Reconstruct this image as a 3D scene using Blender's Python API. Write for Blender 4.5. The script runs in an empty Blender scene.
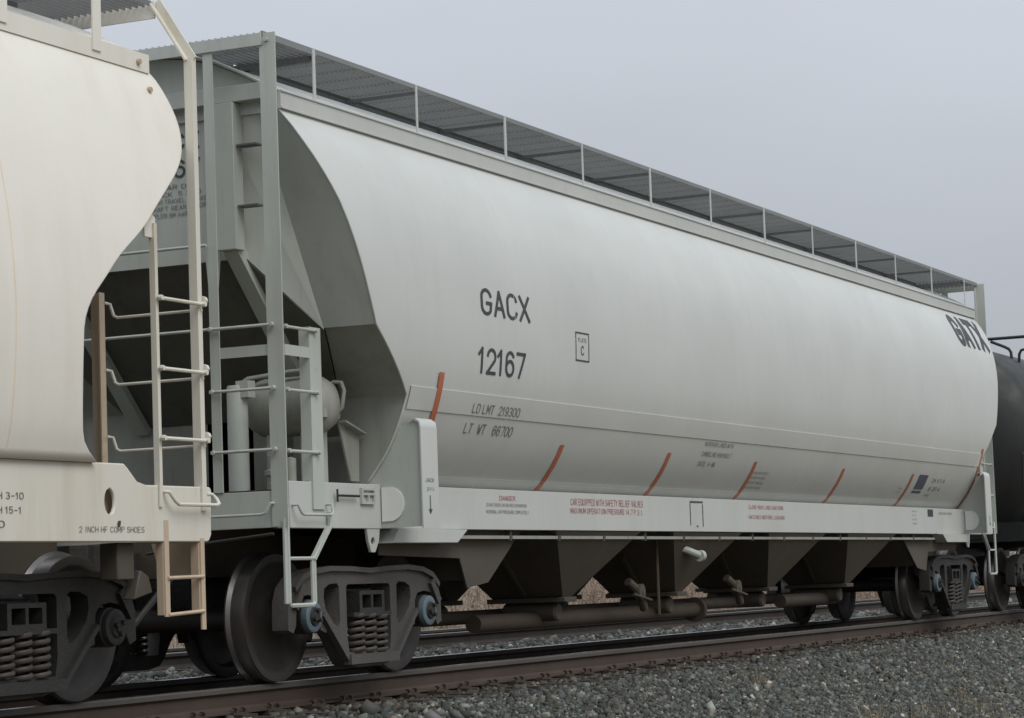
import bpy, bmesh, math, random
import numpy as np
from mathutils import Vector, Matrix
from mathutils.geometry import tessellate_polygon

scene = bpy.context.scene
col = scene.collection
rnd = random.Random(7)
R = math.radians

# ------------------------------------------------------------------ camera
CAM = (-15.5041, -9.9927, 0.6263)
YAW, PITCH, ROLL, FPX = 1.1329, 0.0891, -0.0366, 2527.76


def make_camera():
    fw = Vector((math.sin(YAW) * math.cos(PITCH), math.cos(YAW) * math.cos(PITCH), math.sin(PITCH)))
    r = Vector((math.cos(YAW), -math.sin(YAW), 0))
    u = r.cross(fw)
    c, s = math.cos(ROLL), math.sin(ROLL)
    rr = r * c + u * s
    uu = -r * s + u * c
    cam = bpy.data.cameras.new('camera')
    cam.sensor_fit = 'HORIZONTAL'
    cam.sensor_width = 36
    cam.lens = FPX * 36 / 1024
    cam.clip_start = 0.1
    cam.clip_end = 4000
    o = bpy.data.objects.new('camera', cam)
    col.objects.link(o)
    m = Matrix((rr, uu, -fw)).transposed().to_4x4()
    m.translation = CAM
    o.matrix_world = m
    scene.camera = o


make_camera()

# ------------------------------------------------------------------ sky, sun, exposure
SUN_DIR = Vector((-0.38, -0.85, 1.05)).normalized()
SUN_EL = math.asin(SUN_DIR.z)
SUN_AZ = math.atan2(SUN_DIR.x, SUN_DIR.y)


def make_world():
    w = bpy.data.worlds.new('World')
    scene.world = w
    w.use_nodes = True
    nt = w.node_tree
    nt.nodes.clear()
    N, L = nt.nodes.new, nt.links.new
    out = N('ShaderNodeOutputWorld')
    bg = N('ShaderNodeBackground')
    bg.inputs['Strength'].default_value = 0.1
    sky = N('ShaderNodeTexSky')
    sky.sky_type = 'NISHITA'
    sky.sun_disc = False
    sky.sun_elevation = SUN_EL
    sky.sun_rotation = SUN_AZ
    sky.air_density = 1.0
    sky.dust_density = 4.0
    tc = N('ShaderNodeTexCoord')
    sep = N('ShaderNodeSeparateXYZ')
    L(tc.outputs['Generated'], sep.inputs[0])
    mr = N('ShaderNodeFloatCurve')          # an overcast dome: brighter overhead than at the horizon
    cv = mr.mapping.curves[0]
    for i, (px, py) in enumerate(((0.0, 0.29), (0.12, 0.360), (0.22, 0.465), (0.5, 0.68), (1.0, 0.92))):
        if i in (0,):
            cv.points[0].location = (px, py)
        elif i == 4:
            cv.points[-1].location = (px, py)
        else:
            cv.points.new(px, py)
    mr.mapping.update()
    L(sep.outputs['Z'], mr.inputs['Value'])
    noi = N('ShaderNodeTexNoise')
    noi.inputs['Scale'].default_value = 2.2
    noi.inputs['Detail'].default_value = 4
    mp = N('ShaderNodeMapping')
    mp.inputs['Scale'].default_value = (1, 1, 2.6)
    L(tc.outputs['Generated'], mp.inputs[0])
    L(mp.outputs[0], noi.inputs['Vector'])
    mr2 = N('ShaderNodeMapRange')
    mr2.inputs['From Min'].default_value = 0.3
    mr2.inputs['From Max'].default_value = 0.7
    mr2.inputs['To Min'].default_value = 0.93
    mr2.inputs['To Max'].default_value = 1.07
    L(noi.outputs[0], mr2.inputs['Value'])
    mul = N('ShaderNodeMath')
    mul.operation = 'MULTIPLY'
    L(mr.outputs[0], mul.inputs[0])
    L(mr2.outputs[0], mul.inputs[1])
    vm = N('ShaderNodeVectorMath')
    vm.operation = 'SCALE'
    vm.inputs[0].default_value = (13.25, 14.05, 15.35)
    L(mul.outputs[0], vm.inputs['Scale'])
    mix = N('ShaderNodeMixRGB')
    mix.inputs[0].default_value = 0.93
    L(sky.outputs[0], mix.inputs[1])
    L(vm.outputs[0], mix.inputs[2])
    L(mix.outputs[0], bg.inputs['Color'])
    L(bg.outputs[0], out.inputs['Surface'])


make_world()

sd = bpy.data.lights.new('sun', 'SUN')
sd.energy = 1.5
sd.angle = R(35)
sd.color = (1.0, 0.97, 0.92)
so = bpy.data.objects.new('sun', sd)
col.objects.link(so)
so.rotation_euler = (-SUN_DIR).to_track_quat('-Z', 'Y').to_euler()
so.location = (0, -20, 30)

scene.view_settings.view_transform = 'Standard'
scene.view_settings.look = 'None'
scene.view_settings.gamma = 1
scene.view_settings.exposure = 0.0
scene.view_settings.use_curve_mapping = False


# ------------------------------------------------------------------ materials
def node_mat(name):
    m = bpy.data.materials.new(name)
    m.use_nodes = True
    nt = m.node_tree
    return m, nt, nt.nodes['Principled BSDF']


def paint(name, base, dirt=(0.2, 0.17, 0.13), rough=0.5, streak=0.15, blotch=0.08, rust=0.0, metallic=0.0,
          rustcol=(0.16, 0.07, 0.035), streak_scale=5.0, bump=0.0, bump_scale=60, speckle=0.0):
    m, nt, bs = node_mat(name)
    N, L = nt.nodes.new, nt.links.new
    tc = N('ShaderNodeTexCoord')

    def noise(scale3, scale, detail=5, rough_=0.55):
        mp = N('ShaderNodeMapping')
        mp.inputs['Scale'].default_value = scale3
        L(tc.outputs['Object'], mp.inputs[0])
        n = N('ShaderNodeTexNoise')
        n.inputs['Scale'].default_value = scale
        n.inputs['Detail'].default_value = detail
        n.inputs['Roughness'].default_value = rough_
        L(mp.outputs[0], n.inputs['Vector'])
        return n.outputs[0]

    def rng(v, a, b, c, d):
        r = N('ShaderNodeMapRange')
        r.inputs[1].default_value = a
        r.inputs[2].default_value = b
        r.inputs[3].default_value = c
        r.inputs[4].default_value = d
        L(v, r.inputs[0])
        return r.outputs[0]

    def mixc(fac, a, b):
        x = N('ShaderNodeMixRGB')
        L(fac, x.inputs[0])
        if hasattr(a, 'is_linked'):
            L(a, x.inputs[1])
        else:
            x.inputs[1].default_value = (*a, 1)
        if hasattr(b, 'is_linked'):
            L(b, x.inputs[2])
        else:
            x.inputs[2].default_value = (*b, 1)
        return x.outputs[0]

    dark = tuple(c * (1 - 2 * blotch) for c in base)
    c = mixc(rng(noise((1, 1, 1), 0.9, 6), 0.35, 0.68, 0, 1), base, dark)
    if streak:
        c = mixc(rng(noise((1, 1, 0.09), streak_scale, 4), 0.5, 0.78, 0, streak), c, dirt)
        c = mixc(rng(noise((1, 1, 0.16), streak_scale * 3.3, 3), 0.55, 0.8, 0, streak * 0.6), c, dirt)
    if rust:
        c = mixc(rng(noise((1, 1, 1), 9, 8, 0.7), 0.62 - 0.1 * rust, 0.72, 0, min(1, rust * 1.6)), c, rustcol)
    if speckle:
        c = mixc(rng(noise((1, 1, 1), 140, 3), 0.55, 0.75, 0, speckle), c, dirt)
    L(c, bs.inputs['Base Color'])
    L(rng(noise((1, 1, 1), 3.5, 5), 0.3, 0.7, rough - 0.08, rough + 0.1), bs.inputs['Roughness'])
    bs.inputs['Metallic'].default_value = metallic
    if bump:
        b = N('ShaderNodeBump')
        b.inputs['Strength'].default_value = bump
        b.inputs['Distance'].default_value = 0.01
        L(noise((1, 1, 1), bump_scale, 5), b.inputs['Height'])
        L(b.outputs[0], bs.inputs['Normal'])
    return m


M = {}
M['body'] = paint('light_grey_paint', (0.525, 0.543, 0.52), (0.31, 0.295, 0.25), 0.42, 0.085, 0.035, rust=0.012, rustcol=(0.30, 0.22, 0.16), bump=0.05, bump_scale=1.3, streak_scale=9.0)
M['grey'] = paint('grey_paint', (0.455, 0.485, 0.445), (0.17, 0.15, 0.12), 0.5, 0.22, 0.06, rust=0.10)
M['white'] = paint('off_white_sill_paint', (0.49, 0.505, 0.48), (0.26, 0.23, 0.185), 0.45, 0.12, 0.03, rust=0.03)
M['slope'] = paint('shaded_grimy_slope_sheet', (0.115, 0.115, 0.097), (0.05, 0.045, 0.035), 0.65, 0.5, 0.12, rust=0.05)  # grime colour, darkened further for the shade between the cars
M['slope_lit'] = paint('shade_dimmed_grey', (0.30, 0.31, 0.275), (0.10, 0.09, 0.07), 0.6, 0.4, 0.08)  # grey paint dimmed for car-end shade; train line under the sill shares it
M['pipe'] = paint('rusty_pipe', (0.07, 0.052, 0.036), (0.03, 0.03, 0.025), 0.7, 0.2, 0.15, rust=0.3)
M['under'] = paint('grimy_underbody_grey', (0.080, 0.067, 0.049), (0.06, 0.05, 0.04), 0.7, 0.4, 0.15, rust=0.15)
M['cream'] = paint('cream_paint', (0.715, 0.695, 0.625), (0.52, 0.42, 0.30), 0.45, 0.17, 0.02, rust=0.035, rustcol=(0.32, 0.18, 0.10))
M['pad'] = paint('bright_opening_white', (0.74, 0.75, 0.72), (0.4, 0.38, 0.33), 0.5, 0.1, 0.03)  # painted brightness of the sill seen through the bolster web opening
M['cream_sill'] = paint('dusty_cream_paint', (0.63, 0.61, 0.53), (0.40, 0.29, 0.18), 0.5, 0.34, 0.03, rust=0.07, rustcol=(0.32, 0.18, 0.10))
M['cream_worn'] = paint('worn_cream_paint', (0.50, 0.40, 0.29), (0.22, 0.13, 0.08), 0.55, 0.35, 0.06, rust=0.35, rustcol=(0.25, 0.13, 0.07))
M['cream_seam'] = paint('rust_tinted_cream', (0.70, 0.62, 0.50), (0.4, 0.26, 0.16), 0.5, 0.5, 0.06, rust=0.2, rustcol=(0.45, 0.28, 0.17))
M['tank'] = paint('black_tank_paint', (0.009, 0.010, 0.010), (0.03, 0.029, 0.026), 0.55, 0.25, 0.05)
M['steel'] = paint('dark_cast_steel', (0.024, 0.022, 0.020), (0.013, 0.022, 0.018), 0.62, 0.2, 0.12, rust=0.22, rustcol=(0.075, 0.045, 0.03), bump=0.5, bump_scale=45, speckle=0.25)
M['steel_dusty'] = paint('dusty_cast_steel', (0.080, 0.075, 0.068), (0.03, 0.027, 0.023), 0.65, 0.25, 0.15, rust=0.2, rustcol=(0.07, 0.05, 0.038), bump=0.5, bump_scale=45, speckle=0.2)
M['wheel'] = paint('wheel_steel', (0.036, 0.030, 0.026), (0.014, 0.012, 0.01), 0.6, 0.1, 0.15, rust=0.3, rustcol=(0.07, 0.04, 0.028), bump=0.15)
M['tread'] = paint('polished_tread', (0.16, 0.15, 0.145), (0.06, 0.05, 0.05), 0.33, 0.05, 0.05, metallic=0.8)
M['spring'] = paint('rusty_spring', (0.05, 0.042, 0.035), (0.02, 0.018, 0.015), 0.6, 0.1, 0.1, rust=0.3, rustcol=(0.11, 0.06, 0.038))
M['black'] = paint('black_stencil', (0.040, 0.044, 0.050), (0.12, 0.12, 0.12), 0.6, 0.25, 0.05, rust=0.16, rustcol=(0.30, 0.31, 0.30))
M['fadedblack'] = paint('faded_black_stencil', (0.10, 0.098, 0.09), (0.3, 0.28, 0.24), 0.6, 0.3, 0.05)
M['greytext'] = paint('faded_grey_stencil', (0.16, 0.165, 0.17), (0.3, 0.3, 0.3), 0.6, 0.3, 0.05, rust=0.2, rustcol=(0.40, 0.41, 0.39))
M['redtext'] = paint('faded_red_stencil', (0.42, 0.15, 0.14), (0.5, 0.34, 0.33), 0.6, 0.3, 0.05, rust=0.2, rustcol=(0.46, 0.42, 0.40))
M['bluelabel'] = paint('dark_blue_stencil', (0.07, 0.085, 0.115), (0.2, 0.2, 0.2), 0.6, 0.2, 0.02)
M['orange'] = paint('orange_tape', (0.47, 0.145, 0.068), (0.30, 0.17, 0.11), 0.5, 0.4, 0.12, rust=0.14, rustcol=(0.42, 0.36, 0.31))
M['blue'] = paint('pale_blue_bearing_paint', (0.14, 0.20, 0.235), (0.05, 0.055, 0.06), 0.5, 0.3, 0.2, rust=0.15)
M['rail'] = paint('rusty_rail', (0.062, 0.041, 0.029), (0.03, 0.03, 0.022), 0.75, 0.05, 0.12, rust=0.3, rustcol=(0.10, 0.058, 0.036), bump=0.15)
M['railtop'] = paint('polished_rail_head', (0.42, 0.42, 0.43), (0.2, 0.18, 0.16), 0.28, 0.0, 0.05, metallic=1.0)
M['railhead'] = paint('dark_rail_head_side', (0.085, 0.075, 0.062), (0.05, 0.04, 0.03), 0.6, 0.0, 0.1)
M['tie'] = paint('weathered_timber', (0.045, 0.036, 0.029), (0.025, 0.02, 0.016), 0.85, 0.0, 0.2, bump=0.4, bump_scale=25)
M['plate'] = paint('rusty_tie_plate', (0.065, 0.045, 0.034), (0.03, 0.022, 0.018), 0.75, 0.0, 0.2, rust=0.3)
M['grating_edge'] = paint('galvanised_edge', (0.21, 0.225, 0.225), (0.1, 0.1, 0.09), 0.5, 0.0, 0.1)
M['grating'] = paint('dark_galvanised_grating', (0.155, 0.163, 0.163), (0.1, 0.1, 0.09), 0.5, 0.0, 0.1)
M['darkarm'] = paint('dark_bracket', (0.13, 0.135, 0.135), (0.06, 0.055, 0.05), 0.6, 0.1, 0.1)


# ------------------------------------------------------------------ mesh helpers
class MB:
    def __init__(s, xf=None):
        s.V, s.F, s.MI, s.mi, s.xf = [], [], [], 0, xf

    def add(s, vs, fs):
        b = len(s.V)
        for v in vs:
            v = tuple(v)
            s.V.append(s.xf(v) if s.xf else v)
        for f in fs:
            s.F.append([i + b for i in f])
            s.MI.append(s.mi)
        return s

    def box(s, x0, x1, y0, y1, z0, z1):
        return s.add([(x0, y0, z0), (x1, y0, z0), (x1, y1, z0), (x0, y1, z0), (x0, y0, z1), (x1, y0, z1), (x1, y1, z1), (x0, y1, z1)],
                     [(0, 3, 2, 1), (4, 5, 6, 7), (0, 1, 5, 4), (1, 2, 6, 5), (2, 3, 7, 6), (3, 0, 4, 7)])

    def bar(s, a, b, w, h, up=(0, 0, 1)):
        a, b = Vector(a), Vector(b)
        t = (b - a).normalized()
        u = Vector(up)
        if abs(t.dot(u)) > 0.98:
            u = Vector((1, 0, 0))
        r = t.cross(u).normalized()
        u = r.cross(t)
        vs = []
        for p in (a, b):
            for (i, j) in ((-1, -1), (1, -1), (1, 1), (-1, 1)):
                vs.append(p + r * (i * w / 2) + u * (j * h / 2))
        return s.add(vs, [(0, 1, 2, 3), (7, 6, 5, 4), (0, 4, 5, 1), (1, 5, 6, 2), (2, 6, 7, 3), (3, 7, 4, 0)])

    def quad(s, *p):
        return s.add(p, [tuple(range(len(p)))])

    def tube(s, pts, r, n=8):
        pts = [Vector(p) for p in pts]
        t0 = (pts[1] - pts[0]).normalized()
        u = t0.orthogonal().normalized()
        vs, fs = [], []
        for i, p in enumerate(pts):
            t = (pts[min(i + 1, len(pts) - 1)] - pts[max(i - 1, 0)]).normalized()
            u = (u - t * u.dot(t)).normalized()
            w = t.cross(u)
            for k in range(n):
                a = 2 * math.pi * k / n
                vs.append(p + u * (r * math.cos(a)) + w * (r * math.sin(a)))
        for i in range(len(pts) - 1):
            for k in range(n):
                k2 = (k + 1) % n
                fs.append((i * n + k, i * n + k2, (i + 1) * n + k2, (i + 1) * n + k))
        fs.append(tuple(range(n - 1, -1, -1)))
        fs.append(tuple(range((len(pts) - 1) * n, len(pts) * n)))
        return s.add(vs, fs)

    def prism(s, poly, axis, t0, t1, holes=()):
        def P(q, t):
            return {'X': (t, q[0], q[1]), 'Y': (q[0], t, q[1]), 'Z': (q[0], q[1], t)}[axis]
        loops = [list(poly)] + [list(h) for h in holes]
        flat = [q for l in loops for q in l]
        if holes:
            tri = tessellate_polygon([[Vector((q[0], q[1], 0)) for q in l] for l in loops])
        else:
            tri = [tuple(range(len(poly)))]
        n = len(flat)
        vs = [P(q, t0) for q in flat] + [P(q, t1) for q in flat]
        fs = [tuple(t) for t in tri] + [tuple(i + n for i in reversed(t)) for t in tri]
        b = 0
        for l in loops:
            m = len(l)
            for i in range(m):
                j = (i + 1) % m
                fs.append((b + i, b + j, b + j + n, b + i + n))
            b += m
        return s.add(vs, fs)

    def lathe(s, prof, c, axis='Y', n=32, mis=None):
        """prof: list of (radius, offset along axis); open at r=0 ends"""
        vs, fs = [], []
        for (r, t) in prof:
            for k in range(n):
                a = 2 * math.pi * k / n
                u, v = r * math.cos(a), r * math.sin(a)
                vs.append({'Y': (c[0] + u, c[1] + t, c[2] + v), 'X': (c[0] + t, c[1] + u, c[2] + v), 'Z': (c[0] + u, c[1] + v, c[2] + t)}[axis])
        keep = s.mi
        b = len(s.V)
        s.add(vs, [])
        for i in range(len(prof) - 1):
            for k in range(n):
                k2 = (k + 1) % n
                s.F.append([b + i * n + k, b + i * n + k2, b + (i + 1) * n + k2, b + (i + 1) * n + k])
                s.MI.append(mis[i] if mis else keep)
        return s

    def mesh(s, name, mats, angle=35, org=(0, 0, 0), recalc=True):
        me = bpy.data.meshes.new(name)
        o = np.array(org)
        me.from_pydata([tuple(np.array(v) - o) for v in s.V], [], s.F)
        me.polygons.foreach_set('material_index', s.MI)
        for m in (mats if isinstance(mats, (list, tuple)) else [mats]):
            me.materials.append(m)
        if recalc:
            bm = bmesh.new()
            bm.from_mesh(me)
            bmesh.ops.remove_doubles(bm, verts=bm.verts, dist=1e-5)
            bmesh.ops.recalc_face_normals(bm, faces=bm.faces)
            bm.to_mesh(me)
            bm.free()
        me.polygons.foreach_set('use_smooth', [True] * len(me.polygons))
        me.set_sharp_from_angle(angle=R(angle))
        me.update()
        return me

    def build(s, name, mats, parent=None, org=None, angle=35, bevel=0, recalc=True):
        if org is None:
            org = parent['_org'] if parent is not None and '_org' in parent else (0, 0, 0)
        o = bpy.data.objects.new(name, s.mesh(name, mats, angle, org, recalc))
        col.objects.link(o)
        o.parent = parent
        if parent is not None:
            o['_org'] = tuple(org)
        if bevel:
            b = o.modifiers.new('bevel', 'BEVEL')
            b.width = bevel
            b.segments = 2
            b.limit_method = 'ANGLE'
            b.angle_limit = R(40)
            b.harden_normals = False
        return o


def tag(o, label=None, cat=None, group=None, kind=None):
    if label:
        o['label'] = label
    if cat:
        o['category'] = cat
    if group:
        o['group'] = group
    if kind:
        o['kind'] = kind
    return o


def empty(name, loc, parent=None):
    o = bpy.data.objects.new(name, None)
    col.objects.link(o)
    o.parent = parent
    o['_org'] = tuple(loc)
    if parent is not None:
        o.location = Vector(loc) - Vector(parent['_org'])
    else:
        o.location = loc
    return o


def link_copy(src, parent, loc):
    c = src.copy()
    col.objects.link(c)
    c.parent = parent
    c.location = loc
    return c


# ------------------------------------------------------------------ lettering
TEXT_CACHE = {}


def _arc(cx, cy, rx, ry, a0, a1, n=9):
    return [(cx + rx * math.cos(R(a0 + (a1 - a0) * i / n)), cy + ry * math.sin(R(a0 + (a1 - a0) * i / n))) for i in range(n + 1)]


def glyphs():
    """single-stroke block letters on a 1 x 1.6 field"""
    h = 1.6
    O = _arc(.5, h - .5, .5, .5, 0, 180, 10) + _arc(.5, .5, .5, .5, 180, 360, 10)
    O = O + [O[0]]
    C_ = _arc(.5, h - .5, .5, .5, 15, 180, 10) + _arc(.5, .5, .5, .5, 180, 345, 10)
    top = _arc(.55, h - .4, .42, .4, 90, -90, 8)
    G = {'A': [[(0, 0), (.5, h), (1, 0)], [(.17, .5), (.83, .5)]],
         'B': [[(0, 0), (0, h), (.55, h)] + top + [(0, h - .8)], [(.55, .8)] + _arc(.57, .4, .43, .4, 90, -90, 8) + [(0, 0)]],
         'C': [C_], 'D': [[(0, 0), (0, h), (.5, h)] + _arc(.5, h - .5, .5, .5, 90, 0, 5) + _arc(.5, .5, .5, .5, 0, -90, 5) + [(0, 0)]],
         'E': [[(.9, h), (0, h), (0, 0), (.9, 0)], [(0, .82), (.75, .82)]], 'F': [[(.9, h), (0, h), (0, 0)], [(0, .82), (.75, .82)]],
         'G': [_arc(.5, h - .5, .5, .5, 15, 180, 10) + _arc(.5, .5, .5, .5, 180, 330, 9) + [(1, .72), (.55, .72)]],
         'H': [[(0, 0), (0, h)], [(1, 0), (1, h)], [(0, .82), (1, .82)]], 'I': [[(.5, 0), (.5, h)]], 'J': [[(.9, h), (.9, .45)] + _arc(.48, .45, .42, .45, 0, -170, 8)],
         'K': [[(0, 0), (0, h)], [(1, h), (0, .6)], [(.3, .85), (1, 0)]], 'L': [[(0, h), (0, 0), (.9, 0)]], 'M': [[(0, 0), (0, h), (.5, .5), (1, h), (1, 0)]],
         'N': [[(0, 0), (0, h), (1, 0), (1, h)]], 'O': [O], 'P': [[(0, 0), (0, h), (.55, h)] + top + [(0, h - .8)]], 'Q': [O, [(.6, .4), (1, 0)]],
         'R': [[(0, 0), (0, h), (.55, h)] + top + [(0, h - .8)], [(.5, .8), (1, 0)]],
         'S': [_arc(.5, h - .42, .48, .42, 20, 250, 10) + _arc(.5, .42, .5, .42, 70, -160, 10)], 'T': [[(0, h), (1, h)], [(.5, h), (.5, 0)]],
         'U': [[(0, h), (0, .5)] + _arc(.5, .5, .5, .5, 180, 360, 10) + [(1, h)]], 'V': [[(0, h), (.5, 0), (1, h)]], 'W': [[(0, h), (.25, 0), (.5, 1.1), (.75, 0), (1, h)]],
         'X': [[(0, 0), (1, h)], [(0, h), (1, 0)]], 'Y': [[(0, h), (.5, .75), (1, h)], [(.5, .75), (.5, 0)]], 'Z': [[(0, h), (1, h), (0, 0), (1, 0)]],
         '0': [O], '1': [[(.12, h - .38), (.5, h), (.5, 0)]], '2': [_arc(.5, h - .48, .48, .48, 170, -30, 9) + [(.02, 0), (1, 0)]],
         '3': [_arc(.48, h - .4, .45, .4, 150, -90, 9), _arc(.48, .42, .5, .42, 90, -150, 9)], '4': [[(.75, 0), (.75, h), (0, .45), (1, .45)]],
         '5': [[(.9, h), (.12, h), (.05, .85)] + _arc(.48, .5, .5, .5, 130, -150, 10)], '6': [_arc(.5, h - .5, .47, .5, 30, 180, 8) + [(.03, .5)], _arc(.5, .5, .47, .5, 0, 360, 16)],
         '7': [[(0, h), (1, h), (.35, 0)]], '8': [_arc(.5, h - .4, .42, .4, 0, 360, 14), _arc(.5, .42, .5, .42, 0, 360, 14)], '9': [_arc(.5, h - .5, .47, .5, 0, 360, 16), _arc(.5, .5, .47, .5, 0, -150, 8) + []],
         '.': [[(.4, 0), (.6, 0)]], '-': [[(.15, .75), (.85, .75)]]}
    G['9'].append([(.97, .5), (.97, h - .5)])
    return G


GLYPHS = glyphs()


def stroke_text(text, w):
    V, F, I, x = [], [], [], 0.0
    for ic, ch in enumerate(text):
        if ch == ' ':
            x += .75
            continue
        adv = .55 if ch in '1I.' else 1.0
        off = -.22 if ch in '1I.' else 0.0
        pieces = []
        for line in GLYPHS.get(ch, []):
            cur = [line[0]]
            for i in range(1, len(line)):
                cur.append(line[i])
                if i < len(line) - 1:
                    d0 = np.array(line[i]) - np.array(line[i - 1])
                    d1 = np.array(line[i + 1]) - np.array(line[i])
                    l0, l1 = np.linalg.norm(d0), np.linalg.norm(d1)
                    if l0 > 1e-4 and l1 > 1e-4 and np.dot(d0, d1) / l0 / l1 < .55:
                        pieces.append(cur)
                        cur = [line[i]]
            pieces.append(cur)
        for ip, line in enumerate(pieces):
            pts = [np.array(q, float) for q in line]
            pts = [q for i, q in enumerate(pts) if i == 0 or np.linalg.norm(q - pts[i - 1]) > 1e-4]
            b = len(V)
            closed = np.linalg.norm(pts[0] - pts[-1]) < 1e-3
            for i, q in enumerate(pts):
                d0 = q - pts[i - 1] if i else (q - pts[-2] if closed else pts[1] - q)
                d1 = pts[i + 1] - q if i < len(pts) - 1 else (pts[1] - q if closed else q - pts[-2])
                n0 = np.array((-d0[1], d0[0])) / np.linalg.norm(d0)
                n1 = np.array((-d1[1], d1[0])) / np.linalg.norm(d1)
                m = n0 + n1
                m = m / max(.55, np.dot(m, m) / 2) if np.dot(m, m) > .05 else n1
                e = np.zeros(2)
                if not closed and i in (0, len(pts) - 1):
                    e = (d1 / np.linalg.norm(d1)) * (w / 2) * (-1 if i == 0 else 1) * .9
                for sg in (1, -1):
                    V.append((x + off + q[0] + e[0] + sg * m[0] * w / 2, q[1] + e[1] + sg * m[1] * w / 2, ip))
            for i in range(len(pts) - 1):
                F.append([b + 2 * i, b + 2 * i + 1, b + 2 * i + 3, b + 2 * i + 2])
                I.append(ic)
        x += adv + .42
    return np.array(V), F, I


TEXTS = []


def T(s_, bold=0.0):
    TEXTS.append((s_, bold))
    return (s_, bold)


t_gacx, t_num = T('GACX', 0.23), T('12167', 0.23)
t_gatx = T('GATX', 0.42)
t_ld, t_lt = T('LD LMT  219300', 0.20), T('LT  WT   66700', 0.20)
t_plate, t_c = T('PLATE', 0.20), T('C', 0.20)
t_danger = T('DANGER', 0.20)
t_d1, t_d2 = T('DO NOT ENTER CAR BEFORE DISCHARGING', 0.20), T('INTERNAL AIR PRESSURE COMPLETELY', 0.20)
t_r1, t_r2 = T('CAR EQUIPPED WITH SAFETY RELIEF VALVES', 0.20), T('MAXIMUM OPERATION PRESSURE 14.7 P.S.I.', 0.20)
t_r3, t_r4 = T('CLOSE VENT LINES AND DOME', 0.20), T('HATCHES BEFORE LOADING', 0.20)
t_i1, t_i2, t_i3 = T('INTERIOR LINED WITH', 0.20), T('CARBOLINE HIGH BUILT', 0.20), T('DATE  4-96', 0.20)
t_s1, t_s2, t_s3, t_s4 = T('LUBRICATE OUTLETS', 0.20), T('WITH DRY FILM ONLY', 0.20), T('DO NOT GREASE', 0.20), T('VALVE SEATS INSIDE', 0.20)
t_h1, t_h2 = T('24 V 1 A', 0.20), T('8 20 4', 0.20)
t_h3 = T('5-96 BLT', 0.20)
t_w1, t_w2, t_w3, t_w4, t_w5 = T('1 WEAR DCL', 0.20), T('TRUCK  5 X 10', 0.20), T('6 INCH TRAVEL  BRAKES', 0.20), T('1 DRAFT GEAR  HYDRO', 0.20), T('COUPLER BM AAR  E', 0.20)
t_c1 = T('2 INCH HF COMP SHOES', 0.16)
t_c2, t_c3, t_c4 = T('O H 3-10', 0.20), T('O H 15-1', 0.20), T('00', 0.20)
t_arrow = T('JACK', 0.20)
for (s_, b_) in TEXTS:
    TEXT_CACHE[(s_, b_)] = stroke_text(s_, b_)


def lettering(key, u0, u1, v0, v1, mapper, mat, parent, label=None, step=None, split=False, normal=(0, -1, 0)):
    """fits the words into the rectangle u0..u1, v0..v1 of a surface; mapper(u, v) -> point"""
    v, f, ci_ = TEXT_CACHE[key]
    a, b = v[:, :2].min(0), v[:, :2].max(0)
    q = (v[:, :2] - a) / (b - a)
    org = Vector(parent['_org'])
    for group in (sorted(set(ci_)) if split else [None]):
        bm = bmesh.new()
        bv = {}
        for k, ff in enumerate(f):
            if group is not None and ci_[k] != group:
                continue
            for i in ff:
                if i not in bv:
                    bv[i] = bm.verts.new((u0 + q[i][0] * (u1 - u0), .0004 * v[i][2], v0 + q[i][1] * (v1 - v0)))
            try:
                bm.faces.new([bv[i] for i in ff])
            except ValueError:
                pass
        if step:
            z = min(v0, v1) + step
            while z < max(v0, v1):
                bmesh.ops.bisect_plane(bm, geom=bm.verts[:] + bm.edges[:] + bm.faces[:], plane_co=(0, 0, z), plane_no=(0, 0, 1))
                z += step
        for p in bm.verts:
            p.co = Vector(mapper(p.co.x, p.co.z)) - org + Vector(normal) * p.co.y
        name = 'lettering' if not split else 'digit' if key[0][group].isdigit() else 'letter'
        me = bpy.data.meshes.new(name)
        bm.to_mesh(me)
        bm.free()
        me.materials.append(mat)
        o = bpy.data.objects.new(name, me)
        col.objects.link(o)
        o.parent = parent
        if label:
            o['label'] = label
        if not split:
            o['kind'] = 'stuff'
    return o


def panel_mark(name, pts, mapper, mat, parent):
    """a thin painted or taped strip following a surface: pts = list of (u0,u1,v)"""
    mb = MB()
    vs, fs = [], []
    for (u0, u1, v) in pts:
        vs += [mapper(u0, v), mapper(u1, v)]
    for i in range(len(pts) - 1):
        fs.append((2 * i, 2 * i + 1, 2 * i + 3, 2 * i + 2))
    mb.add(vs, fs)
    return mb.build(name, mat, parent, recalc=False)


# ================================================================== the ground
def ballast_z(y):
    pts = [(-400, -1.15), (-9, -1.06), (-3.55, -1.0), (-1.75, -0.27), (-1.0, -0.235), (1.0, -0.235), (1.9, -0.27), (3.2, -0.45), (4.6, -0.30), (5.4, -0.235),
           (7.8, -0.235), (8.8, -0.33), (10.2, -0.75), (14, -0.8), (3000, -1.2)]
    return np.interp(y, [p[0] for p in pts], [p[1] for p in pts])


def ground_material():
    m, nt, bs = node_mat('dry_grass_ground')
    N, L = nt.nodes.new, nt.links.new
    tc = N('ShaderNodeTexCoord')
    n = N('ShaderNodeTexNoise')
    n.inputs['Scale'].default_value = 1.7
    n.inputs['Detail'].default_value = 10
    n.inputs['Roughness'].default_value = 0.7
    L(tc.outputs['Object'], n.inputs['Vector'])
    cr = N('ShaderNodeValToRGB')
    cr.color_ramp.elements[0].position = 0.35
    cr.color_ramp.elements[0].color = (0.07, 0.055, 0.035, 1)
    cr.color_ramp.elements[1].position = 0.65
    cr.color_ramp.elements[1].color = (0.21, 0.165, 0.10, 1)
    L(n.outputs[0], cr.inputs[0])
    L(cr.outputs[0], bs.inputs['Base Color'])
    bs.inputs['Roughness'].default_value = 0.95
    return m


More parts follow.
